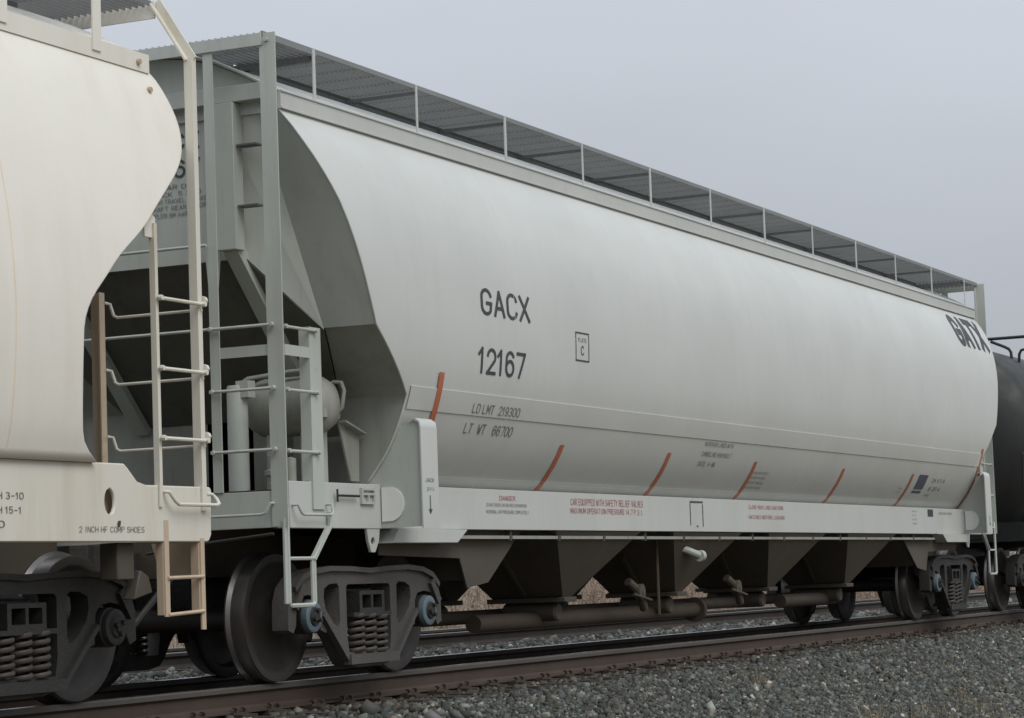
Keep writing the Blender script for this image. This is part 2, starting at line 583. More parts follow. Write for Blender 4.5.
def ballast_material():
    m, nt, bs = node_mat('ballast_bed')
    N, L = nt.nodes.new, nt.links.new
    tc = N('ShaderNodeTexCoord')
    vo = N('ShaderNodeTexVoronoi')
    vo.inputs['Scale'].default_value = 22
    L(tc.outputs['Object'], vo.inputs['Vector'])
    cr = N('ShaderNodeValToRGB')
    cr.color_ramp.elements[0].color = (0.03, 0.03, 0.026, 1)
    cr.color_ramp.elements[1].color = (0.14, 0.138, 0.12, 1)
    sp = N('ShaderNodeSeparateColor')
    L(vo.outputs['Color'], sp.inputs[0])
    L(sp.outputs[0], cr.inputs[0])
    L(cr.outputs[0], bs.inputs['Base Color'])
    b = N('ShaderNodeBump')
    b.inputs['Strength'].default_value = 1.0
    b.inputs['Distance'].default_value = 0.03
    L(vo.outputs['Distance'], b.inputs['Height'])
    L(b.outputs[0], bs.inputs['Normal'])
    bs.inputs['Roughness'].default_value = 0.9
    return m


def sheet(name, ys, xs, dz, mat):
    mb = MB()
    vs = [(x, y, float(ballast_z(y)) + dz) for y in ys for x in xs]
    n = len(xs)
    fs = [(j * n + i, j * n + i + 1, (j + 1) * n + i + 1, (j + 1) * n + i) for j in range(len(ys) - 1) for i in range(n - 1)]
    mb.add(vs, fs)
    o = mb.build(name, mat, recalc=False)
    return tag(o, kind='structure')


tag(sheet('ground', [-600, -60, -20, -9, -5, -3.55, -2.6, -1.75, -1, 1, 1.9, 3.2, 4.6, 5.4, 7.8, 8.8, 10.2, 14, 60, 400, 2500],
          [-1500, -300, -60, -20, 0, 20, 60, 120, 400, 2500], -0.03, ground_material()), 'dry grassy ground beyond and beside the tracks')
tag(sheet('ballast', [-3.45, -2.6, -1.75, -1, 1, 1.9, 3.2, 4.6, 5.4, 7.8, 8.8, 9.9], [-80, -20, 0, 20, 60, 200], 0.0, ballast_material()),
    'bed of crushed grey stone under both tracks')


def scatter_stones():
    g = np.random.default_rng(5)
    base = np.array([(-1, -1, -1), (1, -1, -1), (1, 1, -1), (-1, 1, -1), (-1, -1, 1), (1, -1, 1), (1, 1, 1), (-1, 1, 1)], float) * 0.62
    quad = np.array([(0, 3, 2, 1), (4, 5, 6, 7), (0, 1, 5, 4), (1, 2, 6, 5), (2, 3, 7, 6), (3, 0, 4, 7)])
    zones = [  # x0,x1,y0,y1,per m2,size
        (1.0, 3.0, -2.2, -0.93, 1500, 0.0195), (3.0, 5.5, -3.1, -0.93, 1500, 0.0195), (5.5, 9.0, -3.5, -0.93, 1700, 0.0195), (9.0, 20.0, -3.5, -0.93, 1500, 0.0205), (20.0, 30.0, -3.5, -0.93, 800, 0.025), (30.0, 42.0, -3.5, -0.93, 200, 0.042), (-5.0, 1.0, -2.0, -0.93, 300, 0.03),
        (-6.0, 24.0, -0.62, 0.62, 260, 0.030), (24.0, 40.0, -0.62, 0.62, 120, 0.04),
        (-3.0, 30.0, 0.9, 5.7, 170, 0.034), (30.0, 60.0, 0.9, 5.7, 60, 0.05), (0.0, 50.0, 6.1, 7.1, 60, 0.045), (4.0, 50.0, 7.5, 9.9, 50, 0.05)]
    P, S = [], []
    for (x0, x1, y0, y1, d, s_) in zones:
        n = int((x1 - x0) * (y1 - y0) * d)
        x = g.uniform(x0, x1, n)
        y = g.uniform(y0, y1, n)
        size = s_ * np.exp(g.normal(0, 0.28, n))
        z = ballast_z(y) + size * g.uniform(-0.25, 0.75, n)
        P.append(np.stack([x, y, z], 1))
        S.append(size)
    P = np.concatenate(P)
    S = np.concatenate(S)
    n = len(P)
    v = base[None] * (1 + g.uniform(-0.42, 0.42, (n, 8, 3)))
    v *= g.uniform(0.65, 1.25, (n, 1, 3))
    q = g.normal(size=(n, 4))
    q /= np.linalg.norm(q, axis=1)[:, None]
    w, x, y, z = q.T
    RM = np.stack([np.stack([1 - 2 * (y * y + z * z), 2 * (x * y - z * w), 2 * (x * z + y * w)], -1),
                   np.stack([2 * (x * y + z * w), 1 - 2 * (x * x + z * z), 2 * (y * z - x * w)], -1),
                   np.stack([2 * (x * z - y * w), 2 * (y * z + x * w), 1 - 2 * (x * x + y * y)], -1)], 1)
    v = np.einsum('nij,nkj->nki', RM, v) * S[:, None, None] + P[:, None, :]
    me = bpy.data.meshes.new('gravel')
    me.vertices.add(n * 8)
    me.vertices.foreach_set('co', v.reshape(-1).astype(np.float32))
    loops = (quad[None] + (np.arange(n) * 8)[:, None, None]).reshape(-1)
    me.loops.add(len(loops))
    me.loops.foreach_set('vertex_index', loops.astype(np.int32))
    me.polygons.add(n * 6)
    me.polygons.foreach_set('loop_start', (np.arange(n * 6) * 4).astype(np.int32))
    # one colour per stone
    tone = np.clip(np.exp(g.normal(math.log(0.065), 0.60, n)), 0.04, 0.62)
    kind = g.random(n)
    tint = np.where(kind[:, None] < 0.60, np.array([[0.92, 1.0, 0.86]]), np.where(kind[:, None] < 0.86, np.array([[0.98, 1.0, 0.95]]), np.array([[1.18, 1.0, 0.78]])))
    near = np.abs(np.abs(P[:, 1]) - 0.72) < 0.55        # brake dust stains the stones close to the rails
    rusty = np.where(near[:, None], np.array([[1.05, 0.93, 0.82]]), 1.0)
    rgb = np.clip(tone[:, None] * tint * rusty, 0, 1)
    ca = me.color_attributes.new('stone', 'FLOAT_COLOR', 'POINT')
    ca.data.foreach_set('color', np.concatenate([np.repeat(rgb, 8, 0), np.ones((n * 8, 1))], 1).reshape(-1).astype(np.float32))
    me.update(calc_edges=True)
    m, nt, bs = node_mat('crushed_stone')
    at = nt.nodes.new('ShaderNodeAttribute')
    at.attribute_name = 'stone'
    nt.links.new(at.outputs['Color'], bs.inputs['Base Color'])
    bs.inputs['Roughness'].default_value = 0.85
    me.materials.append(m)
    o = bpy.data.objects.new('gravel', me)
    col.objects.link(o)
    tag(o, 'loose crushed grey stones of the track ballast', 'gravel', kind='stuff')


scatter_stones()


def tufts():
    g = np.random.default_rng(11)
    V, F, C = [], [], []
    for k in range(150):
        cx, cy = g.uniform(6, 30), g.uniform(-4.4, -3.05)
        if g.random() < 0.5:
            cy = -3.5 + 0.45 * g.normal()
        tone = g.uniform(0.75, 1.3)
        for _ in range(g.integers(14, 34)):
            x, y = cx + g.normal(0, 0.10), cy + g.normal(0, 0.07)
            z = float(ballast_z(y)) - 0.02
            h = g.uniform(0.08, 0.26)
            a = g.uniform(0, 6.28)
            lx, ly = g.normal(0, 0.09, 2)
            dx, dy = 0.004 * math.cos(a), 0.004 * math.sin(a)
            b = len(V)
            V += [(x - dx, y - dy, z), (x + dx, y + dy, z), (x + lx * .45 + dx * .7, y + ly * .45 + dy * .7, z + h * .6), (x + lx * .45 - dx * .7, y + ly * .45 - dy * .7, z + h * .6), (x + lx, y + ly, z + h)]
            F += [(b, b + 1, b + 2, b + 3), (b + 3, b + 2, b + 4)]
    me = bpy.data.meshes.new('grass_tufts')
    me.from_pydata(V, [], F)
    me.materials.append(paint('dry_straw_grass', (0.24, 0.19, 0.105), (0.1, 0.09, 0.04), 0.8, 0.0, 0.2))
    o = bpy.data.objects.new('grass_tufts', me)
    col.objects.link(o)
    tag(o, 'dry straw coloured grass along the foot of the ballast', 'grass', kind='stuff')


tufts()


def brush():
    g = np.random.default_rng(3)
    V, F = [], []

    def blade(p, q, w):
        p, q = np.array(p), np.array(q)
        d = q - p
        s_ = np.cross(d, (0.3, 1, 0.1))
        s_ = s_ / (np.linalg.norm(s_) + 1e-6) * w
        s2 = np.cross(d, s_)
        s2 = s2 / (np.linalg.norm(s2) + 1e-6) * w
        b = len(V)
        V.extend([p + s_, p - s_ * .5 + s2 * .8, p - s_ * .5 - s2 * .8, q])
        F.extend([(b, b + 1, b + 3), (b + 1, b + 2, b + 3), (b + 2, b, b + 3)])

    for k in range(2300):
        x, y = g.uniform(-2, 75), 9.6 + abs(g.normal(0, 2.2))
        z = float(ballast_z(y)) - 0.05
        h = g.uniform(1.3, 3.0)
        top = (x + g.normal(0, .25), y + g.normal(0, .2), z + h)
        blade((x, y, z), top, 0.009)
        for j in range(13):
            t = g.uniform(0.05, 0.97)
            a = np.array((x, y, z)) * (1 - t) + np.array(top) * t
            b = a + np.array((g.normal(0, .26), g.normal(0, .22), g.uniform(.03, .5)))
            blade(a, b, 0.0065)
            if j % 2:
                blade((a + b) / 2, (a + b) / 2 + np.array((g.normal(0, .15), g.normal(0, .12), g.uniform(0, .22))), 0.009)
    me = bpy.data.meshes.new('brush')
    me.from_pydata([tuple(v) for v in V], [], F)
    m, nt, bs = node_mat('dry_twigs')
    tc = nt.nodes.new('ShaderNodeTexCoord')
    n = nt.nodes.new('ShaderNodeTexNoise')
    n.inputs['Scale'].default_value = 2.5
    n.inputs['Detail'].default_value = 6
    nt.links.new(tc.outputs['Object'], n.inputs['Vector'])
    cr = nt.nodes.new('ShaderNodeValToRGB')
    cr.color_ramp.elements[0].position = 0.35
    cr.color_ramp.elements[0].color = (0.13, 0.085, 0.07, 1)
    cr.color_ramp.elements[1].position = 0.65
    cr.color_ramp.elements[1].color = (0.36, 0.27, 0.20, 1)
    nt.links.new(n.outputs[0], cr.inputs[0])
    nt.links.new(cr.outputs[0], bs.inputs['Base Color'])
    bs.inputs['Roughness'].default_value = 0.9
    me.materials.append(m)
    o = bpy.data.objects.new('brush', me)
    col.objects.link(o)
    tag(o, 'bare brown brush growing beyond the far track', 'brush', kind='stuff')


brush()


# ================================================================== tracks
RAIL_PROFILE = [(-0.070, -0.182), (0.070, -0.182), (0.070, -0.171), (0.022, -0.155), (0.0095, -0.135), (0.0095, -0.060), (0.022, -0.048), (0.036, -0.040), (0.037, -0.012),
                (0.030, -0.002), (0.018, 0.0), (-0.018, 0.0), (-0.030, -0.002), (-0.037, -0.012), (-0.036, -0.040), (-0.022, -0.048), (-0.0095, -0.060), (-0.0095, -0.135), (-0.022, -0.155), (-0.070, -0.171)]


def rail_mesh(x0, x1, mats):
    mb = MB()
    n = len(RAIL_PROFILE)
    vs = [(x0, y, z) for y, z in RAIL_PROFILE] + [(x1, y, z) for y, z in RAIL_PROFILE]
    mb.add(vs, [])
    for i in range(n):
        mb.F.append([i, (i + 1) % n, (i + 1) % n + n, i + n])
        mb.MI.append(1 if i in (9, 10, 11) else 2 if i in (7, 8, 12, 13) else 0)
    mb.F += [list(range(n)), list(range(2 * n - 1, n - 1, -1))]
    mb.MI += [0, 0]
    return mb.mesh('rail', mats, 30, recalc=False)


def make_track(yc, x0, x1, tx0, tx1, label, detail):
    mats = [M['rail'], M['railtop'], M['railhead']] if detail else [M['tie'], M['railtop'], M['tie']]
    t = empty('railway_track', (0, yc, -0.2))
    tag(t, label, kind='structure')
    rm = rail_mesh(x0, x1, mats)
    for s in (-1, 1):
        o = bpy.data.objects.new('rail', rm)
        col.objects.link(o)
        o.parent = t
        o.location = (0, s * 0.755, 0.2)
    tm = MB().box(-0.115, 0.115, -1.3, 1.3, -0.16, -0.004).mesh('tie', M['tie'])
    pm = MB().box(-0.10, 0.10, -0.17, 0.17, -0.003, 0.014)
    for s in (-1, 1):
        pm.prism([(-0.10, 0.014), (0.10, 0.014), (0.10, 0.028), (-0.10, 0.028)], 'Y', s * 0.10, s * 0.078)
    pm = pm.mesh('tie_plate', M['plate'])
    sk = MB()
    sk.box(-0.009, 0.009, -0.009, 0.009, 0.0, 0.035)
    sk.prism([(-0.024, 0.030), (0.014, 0.030), (0.014, 0.037), (0.0, 0.045), (-0.024, 0.040)], 'X', -0.015, 0.015)
    sk = sk.mesh('spike', M['plate'])
    x = tx0
    while x < tx1:
        tie = bpy.data.objects.new('tie', tm)
        col.objects.link(tie)
        tie.parent = t
        tie.location = (x + rnd.uniform(-.02, .02), rnd.uniform(-.04, .04), 0)
        tie.rotation_euler.z = rnd.uniform(-.012, .012)
        if detail:
            for s in (-1, 1):
                p = bpy.data.objects.new('tie_plate', pm)
                col.objects.link(p)
                p.parent = tie
                p.location = (0, s * 0.755, 0)
            for dx in (-0.06, 0.055):
                q = bpy.data.objects.new('spike', sk)
                col.objects.link(q)
                q.parent = tie
                q.location = (dx, -0.755 - 0.092, 0.012 + rnd.uniform(0, .012))
                q.rotation_euler.z = math.pi + rnd.uniform(-.2, .2)
                q.scale = (1, 1, 1)
        x += 0.495
    return t


make_track(0.0, -60, 160, -5.0, 45.0, 'railway track that the three freight cars stand on', True)
make_track(6.6, -60, 160, 8.0, 50.0, 'empty second railway track behind the freight cars', False)


# ================================================================== trucks
def arc(cx, cz, r, a0, a1, n):
    return [(cx + r * math.cos(R(a0 + (a1 - a0) * i / n)), cz + r * math.sin(R(a0 + (a1 - a0) * i / n))) for i in range(n + 1)]


def side_frame_mesh(mat):
    half = [(0, .785), (.30, .80), (.60, .805), (.84, .785), (1.02, .735), (1.12, .66), (1.165, .56), (1.17, .37), (1.10, .345), (1.065, .40), (1.05, .54), (1.00, .595), (.89, .61),
            (.78, .595), (.735, .54), (.72, .36), (.645, .335), (.60, .375), (.50, .29), (.40, .165), (.33, .10), (.18, .075), (0, .075)]
    outer = [(x, z) for x, z in half] + [(-x, z) for x, z in reversed(half[1:-1])]
    spring = [(-.31, .185), (.31, .185), (.335, .30), (.335, .655), (.31, .675), (-.31, .675), (-.335, .655), (-.335, .30)]
    win = [(.44, .66), (.47, .685), (.58, .68), (.655, .65), (.665, .58), (.64, .50), (.53, .40), (.46, .37), (.435, .42)]
    mb = MB()
    y0, y1 = -1.085, -0.955
    mb.prism(outer, 'Y', y0, y1, [spring, win, [(-x, z) for x, z in reversed(win)]])
    # raised ribs of the casting
    rib = [(-1.11, .665), (-1.00, .745), (-.84, .787), (-.60, .805), (-.30, .80), (0, .785), (.30, .80), (.60, .805), (.84, .787), (1.00, .745), (1.11, .665)]
    mb.prism([(x, z + .004) for x, z in rib] + [(x * .985, z - .032) for x, z in reversed(rib)], 'Y', -1.115, -1.08)
    for s in (-1, 1):
        mb.bar((s * .72, -1.095, .47), (s * .37, -1.095, .14), 0.05, 0.035)
        mb.bar((s * .98, -1.093, .68), (s * 1.10, -1.093, .52), 0.046, 0.06)
    mb.bar((-.37, -1.10, .135), (.37, -1.10, .135), 0.07, 0.07)
    return mb.mesh('side_frame', mat, 40)


def wheel_mesh():
    # axis Y, outer face towards -Y
    prof = [(0.0, -0.03), (.085, -0.03), (.10, -0.005), (.115, .02), (.20, .055), (.30, .045), (.365, .02), (.385, .0), (.40, -.006), (.448, -.006), (.452, 0.0), (.458, .10), (.470, .112),
            (.482, .125), (.480, .138), (.47, .145), (.40, .145), (.37, .10), (.30, .085), (.20, .10), (.12, .15), (0.0, .15)]
    mis = [0] * 21
    for i in (10, 11, 12):
        mis[i] = 1
    return MB().lathe(prof, (0, 0, 0), 'Y', 48, mis).mesh('wheel', [M['wheel'], M['tread']], 40)


def cap_mesh():
    mb = MB()
    mb.lathe([(0.0, -.16), (.03, -.16), (.035, -.15), (.062, -.148), (.066, -.14), (.068, -.135)], (0, 0, 0), 'Y', 24)
    mb.mi = 1
    mb.lathe([(.068, -.135), (.10, -.137), (.112, -.13), (.115, -.11), (.115, -.095)], (0, 0, 0), 'Y', 24)
    mb.mi = 0
    mb.lathe([(.115, -.095), (.122, -.09), (.122, .07), (.09, .08), (0, .08)], (0, 0, 0), 'Y', 24)
    for k in range(3):
        a = R(90 + 120 * k)
        mb.lathe([(0, -.175), (.016, -.175), (.016, -.14)], (.042 * math.cos(a), 0, .042 * math.sin(a)), 'Y', 6)
    return mb


def spring_mesh():
    mb = MB()
    pts = []
    turns, n = 5.5, 12
    for i in range(int(turns * n) + 1):
        a = 2 * math.pi * i / n
        pts.append((.066 * math.cos(a), .066 * math.sin(a), .265 * i / (turns * n)))
    mb.tube(pts, .0165, 6)
    return mb.mesh('coil_spring', M['spring'], 60)


TR = {}


def truck(parent, xc, blue, dusty=False):
    """one four-wheel truck centred on xc; parent is the car"""
    if not TR:
        TR['frame1'] = side_frame_mesh(M['steel_dusty'])
        TR['frame0'] = side_frame_mesh(M['steel'])
        TR['wheel'] = wheel_mesh()
        TR['spring'] = spring_mesh()
        TR['cap1'] = cap_mesh().mesh('bearing_cap', [M['steel'], M['blue']], 40)
        TR['cap0'] = cap_mesh().mesh('bearing_cap', [M['steel'], M['steel']], 40)
        b = MB()
        b.prism([(-1.0, .50), (-1.0, .64), (-.55, .80), (.55, .80), (1.0, .64), (1.0, .50), (.5, .40), (-.5, .40)], 'X', -.2, .2)
        for s in (-1, 1):
            b.prism([(-.19, .47), (.19, .47), (.19, .625), (-.19, .625)], 'Y', s * 1.0, s * 1.115, [[(-.15, .50), (-.015, .50), (-.015, .595), (-.15, .595)], [(.015, .50), (.15, .50), (.15, .595), (.015, .595)]])
            b.box(-.29, .29, s * 1.09 - .03, s * 1.09 + .03, .44, .47)
        b.lathe([(0, .80), (.18, .80), (.18, .93), (0, .93)], (0, 0, 0), 'Z', 20)
        TR['bolster'] = b.mesh('truck', M['steel'], 40)
        TR['axle'] = MB().lathe([(0, -1.05), (.07, -1.05), (.075, -.82), (.10, -.80), (.10, -.65), (.085, -.5), (.08, 0), (.085, .5), (.10, .65), (.10, .80), (.075, .82), (.07, 1.05), (0, 1.05)], (0, 0, 0), 'Y', 20).mesh('axle', M['wheel'], 40)
        TR['shoe'] = MB().prism(arc(0, 0, .49, 160, 200, 6) + arc(0, 0, .55, 200, 160, 6), 'Y', -.05, .05).mesh('brake_shoe', M['steel'])
        TR['beam'] = MB().bar((0, -.70, 0), (0, .70, 0), .09, .06).bar((0, -.70, 0), (.16, 0, 0), .05, .05).bar((0, .70, 0), (.16, 0, 0), .05, .05).mesh('brake_beam', M['steel'])
    px = parent['_org']

    def put(name, me, par, loc, rz=0, ry=0):
        o = bpy.data.objects.new(name, me)
        col.objects.link(o)
        o.parent = par
        o.location = loc
        o.rotation_euler = (0, ry, rz)
        return o

    t = put('truck', TR['bolster'], parent, (xc - px[0], -px[1], -px[2]))
    for rz in (0, math.pi):
        put('side_frame', TR['frame1' if dusty else 'frame0'], t, (0, 0, 0), rz)
        for i in (-1, 0, 1):
            s_ = -1 if rz == 0 else 1
            put('coil_spring', TR['spring'], t, (i * .175, s_ * 1.055, .185), rnd.uniform(0, 6))
    for sx in (-1, 1):
        put('axle', TR['axle'], t, (sx * .889, 0, .457))
        for rz in (0, math.pi):
            s_ = -1 if rz == 0 else 1
            put('wheel', TR['wheel'], t, (sx * .889, s_ * .825, .457), rz, rnd.uniform(0, 6))
            put('bearing_cap', TR['cap1' if blue else 'cap0'], t, (sx * .889, s_ * 1.0, .457), rz, rnd.uniform(0, 6))
            put('brake_shoe', TR['shoe'], t, (sx * .889, s_ * .76, .457), 0 if sx > 0 else math.pi)
        put('brake_beam', TR['beam'], t, (sx * .30, 0, .40), 0 if sx < 0 else math.pi)
    return t


# ================================================================== the grey covered hopper car
CX2 = 17.744            # X + X' of two mirrored points
PROFILE = [(4.0, 1.195), (3.983, 1.205), (3.88, 1.282), (3.763, 1.355), (3.66, 1.406), (3.555, 1.45), (3.45, 1.488), (3.349, 1.518), (3.21, 1.547), (3.075, 1.566), (2.95, 1.576), (2.822, 1.582),
           (2.65, 1.584), (2.504, 1.580), (2.373, 1.570), (2.28, 1.560), (2.196, 1.546), (2.11, 1.528), (2.037, 1.508), (1.95, 1.480), (1.88, 1.454), (1.77, 1.408), (1.68, 1.362), (1.60, 1.312),
           (1.51, 1.245), (1.44, 1.185), (1.385, 1.13)]
EDGE_X = [(4.0, -.396), (3.983, -.396), (3.763, -.344), (3.555, -.242), (3.349, -.141), (3.075, -.025), (2.822, .085), (2.504, .222), (2.373, .39), (2.196, .605), (2.037, .79), (1.3, .80)]


def prof_y(z):
    return float(np.interp(z, [p[0] for p in reversed(PROFILE)], [p[1] for p in reversed(PROFILE)]))


def edge_x(z):
    return float(np.interp(z, [p[0] for p in reversed(EDGE_X)], [p[1] for p in reversed(EDGE_X)]))


def on_side(off=0.004):
    def f(x, z):
        dy = (prof_y(z + .01) - prof_y(z - .01)) / .02
        n = 1 / math.sqrt(1 + dy * dy)
        return (x, -(prof_y(z) + off * n), z - off * dy * n)
    return f


def on_sill(off=0.003, y=1.25):
    return lambda x, z: (x, -(y + off), z)


ROOF = [(1.195, 4.122), (1.12, 4.158), (1.05, 4.20), (.87, 4.295), (.65, 4.40), (.40, 4.465), (.2, 4.49), (0, 4.50)]

# the white tape, print and marks are measured on the photograph and placed on the car's side

hop = empty('covered_hopper_car', (CX2 / 2, 0, 0))
tag(hop, 'long light grey covered hopper car numbered 12167 in the middle of the train', 'hopper car', 'freight cars of the train')


def mir(v):
    return (CX2 - v[0], v[1], v[2])


def body_mesh():
    mb = MB()
    zs = [p[0] for p in PROFILE]
    ring = [(-prof_y(z), z, edge_x(z)) for z in zs]                      # near side from the top down
    half = list(reversed(ring)) + [(-y, z, -.396) for y, z in ROOF]      # bottom -> top -> ridge
    full = half + [(-y, z, x) for (y, z, x) in reversed(half[:-1])]
    cols = np.concatenate([[0, .0006, .0012], np.linspace(.02, .98, 13), [.9988, .9994, 1]])
    n = len(full)
    vs = []
    for t in cols:
        for (y, z, x) in full:
            vs.append((x + (CX2 - 2 * x) * t, y, z))
    fs = [(j * n + i, j * n + i + 1, (j + 1) * n + i + 1, (j + 1) * n + i) for j in range(len(cols) - 1) for i in range(n - 1)]
    mb.add(vs, fs)
    return mb


body = body_mesh().build('body', M['body'], hop, angle=50)
sld = body.modifiers.new('plate', 'SOLIDIFY')
sld.thickness = 0.012
sld.offset = -1

for s in (-1, 1):
    f = lambda x, y, z, s=s: (x, s * y, z)
    # folded band under the belt line and the thin lower seam
    mb = MB()
    for (za, zb, o_) in ((2.10, 1.935, .008), (1.475, 1.445, .003)):
        rows = np.linspace(za, zb, 6)
        xs = np.linspace(.82, CX2 - .82, 9)
        vs, fs = [], []
        ring = [(prof_y(za) - .004, za + .006)] + [(prof_y(z) + o_, z) for z in rows] + [(prof_y(zb) - .004, zb - .006)]
        n = len(ring)
        for x in xs:
            for (y, z) in ring:
                vs.append((x, s * y, z))
        for j in range(len(xs) - 1):
            for i in range(n - 1):
                fs.append((j * n + i, j * n + i + 1, (j + 1) * n + i + 1, (j + 1) * n + i))
        mb.add(vs, fs)
    mb.build('belt_band', M['body'], body, angle=25)
    # vertical weld seams between the side plates
    for k in range(1, 7):
        x = CX2 * k / 7
        mb = MB()
        zs = np.linspace(3.98, 1.40, 34)
        vs, fs = [], []
        for z in zs:
            y = prof_y(z)
            vs += [(x - .016, s * (y - .001), z), (x, s * (y + .005), z), (x + .016, s * (y - .001), z)]
        for i in range(len(zs) - 1):
            fs += [(3 * i, 3 * i + 1, 3 * i + 4, 3 * i + 3), (3 * i + 1, 3 * i + 2, 3 * i + 5, 3 * i + 4)]
        mb.add(vs, fs)
        mb.build('weld_seam', M['body'], body, angle=60)
    # roof rail
    mb = MB()
    mb.prism([(s * 1.185, 3.998), (s * 1.223, 3.998), (s * 1.223, 4.008), (s * 1.212, 4.012), (s * 1.212, 4.118), (s * 1.222, 4.118), (s * 1.222, 4.128), (s * 1.19, 4.130), (s * 1.185, 4.115)], 'X', -.40, CX2 + .40)
    mb.build('roof_rail', M['white'], hop, angle=30)

# lettering of the side
side = on_side(.004)
lettering(t_gacx, 1.925, 2.83, 2.705, 2.925, side, M['black'], body, 'black stencilled reporting letter on the grey side', .05, True)
lettering(t_num, 1.865, 2.735, 2.25, 2.465, side, M['black'], body, 'black stencilled digit of the car number', .05, True)
lettering(t_gatx, 16.34, 17.86, 3.475, 3.935, side, M['black'], body, 'large black logo letter high on the far end of the side', .04, True)
mb = MB()
lettering(t_ld, 1.89, 2.74, 1.955, 2.03, on_side(.011), M['greytext'], body, None, .03)
lettering(t_lt, 1.86, 2.72, 1.80, 1.88, side, M['greytext'], body, None, .03)
for (u0, u1, v0, v1) in ((3.715, 3.995, 2.70, 2.712), (3.715, 3.995, 2.468, 2.48), (3.715, 3.727, 2.48, 2.70), (3.983, 3.995, 2.48, 2.70)):
    panel_mark('painted_line', [(u0, u1, v0), (u0, u1, (v0 + v1) / 2), (u0, u1, v1)], side, M['black'], body)
lettering(t_plate, 3.77, 3.94, 2.63, 2.665, side, M['greytext'], body)
lettering(t_c, 3.825, 3.885, 2.52, 2.60, side, M['black'], body)
lettering(t_i1, 6.97, 7.74, 1.875, 1.915, side, M['greytext'], body, None, .03)
lettering(t_i2, 6.97, 7.77, 1.78, 1.825, side, M['greytext'], body, None, .03)
lettering(t_i3, 6.97, 7.42, 1.69, 1.735, side, M['greytext'], body, None, .03)
for k, key in enumerate((t_s1, t_s2, t_s3, t_s4)):
    z = 1.655 - .048 * k
    lettering(key, 8.58, 9.02, z, z + .022, side, M['greytext'], body, None, .02)
panel_mark('data_panel', [(14.36, 14.74, z) for z in np.linspace(1.61, 1.78, 8)], side, M['bluelabel'], body)
panel_mark('data_panel', [(14.36, 14.74, z) for z in (1.565, 1.58, 1.592)], side, M['bluelabel'], body)
lettering(t_h1, 14.98, 15.55, 1.70, 1.75, side, M['greytext'], body, None, .03)
lettering(t_h2, 15.0, 15.5, 1.60, 1.65, side, M['greytext'], body, None, .03)
lettering(t_h3, 14.95, 15.2, 1.535, 1.56, side, M['greytext'], body, None, .03)
lettering(t_s3, 13.75, 13.9, 1.60, 1.615, side, M['greytext'], body)
lettering(t_s2, 13.72, 13.9, 1.56, 1.575, side, M['greytext'], body)
# orange tape strips round the belly
for (x, z1, z0) in ((1.274, 2.225, 1.80), (3.75, 1.775, 1.40), (6.16, 1.785, 1.40), (8.52, 1.77, 1.40), (11.38, 1.775, 1.40), (14.08, 1.78, 1.40)):
    hw = .042
    panel_mark('reflective_tape', [(x - hw, x + hw, z) for z in np.linspace(z1, z0, 16)], on_side(.0095 if x < 2 else .0050), M['orange'], body)
panel_mark('reflective_tape', [(min(CX2 - edge_x(z) - .10, 16.86), min(CX2 - edge_x(z) - .02, 16.93), z) for z in np.linspace(2.17, 1.41, 22)], on_side(.0095), M['orange'], body)

# side sills, continuous from end to end, with their print
sills = {}
for s in (-1, 1):
    mb = MB()
    mb.prism([(s * 1.25, 1.07), (s * 1.25, 1.392), (s * 1.10, 1.392), (s * 1.10, 1.37), (s * 1.235, 1.37), (s * 1.235, 1.09), (s * 1.14, 1.09), (s * 1.14, 1.07)], 'X', -.50, CX2 + .50)
    sills[s] = mb.build('side_sill', M['white'], hop, bevel=.004)
sl = on_sill(.003)
S_ = sills[-1]
lettering(t_danger, 2.83, 3.13, 1.305, 1.345, sl, M['redtext'], S_)
lettering(t_d1, 2.59, 3.34, 1.255, 1.282, sl, M['greytext'], S_)
lettering(t_d2, 2.58, 3.38, 1.20, 1.228, sl, M['greytext'], S_)
lettering(t_r1, 4.24, 5.86, 1.285, 1.345, sl, M['redtext'], S_)
lettering(t_r2, 4.23, 5.86, 1.215, 1.265, sl, M['redtext'], S_)
lettering(t_r3, 8.68, 9.74, 1.305, 1.345, sl, M['redtext'], S_)
lettering(t_r4, 8.67, 9.77, 1.205, 1.245, sl, M['redtext'], S_)
for (u0, u1, v0, v1) in ((7.04, 7.385, 1.345, 1.362), (7.035, 7.052, 1.13, 1.345), (7.365, 7.382, 1.12, 1.335), (7.20, 7.24, 1.115, 1.13)):
    panel_mark('painted_line', [(u0, u1, v0), (u0, u1, v1)], sl, M['black'], S_)
for k in range(4):
    lettering((t_h2, t_h1, t_h2, t_h3)[k], 14.50, 14.70, 1.335 - .05 * k, 1.355 - .05 * k, sl, M['greytext'], S_)
panel_mark('data_panel', [(15.18, 15.42, 1.285), (15.18, 15.42, 1.375)], sl, M['black'], S_)
lettering(t_s4, 15.68, 16.28, 1.315, 1.345, sl, M['greytext'], S_)

# train line under each sill, in clipped lengths
for s in (-1, 1):
    for k in range(14):
        xa = 2.15 + k * .96
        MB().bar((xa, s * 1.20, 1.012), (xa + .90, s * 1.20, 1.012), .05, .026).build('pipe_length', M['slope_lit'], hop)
        MB().bar((xa - .03, s * 1.20, 1.07), (xa - .03, s * 1.20, .985), .05, .03).build('pipe_clip', M['under'], hop)

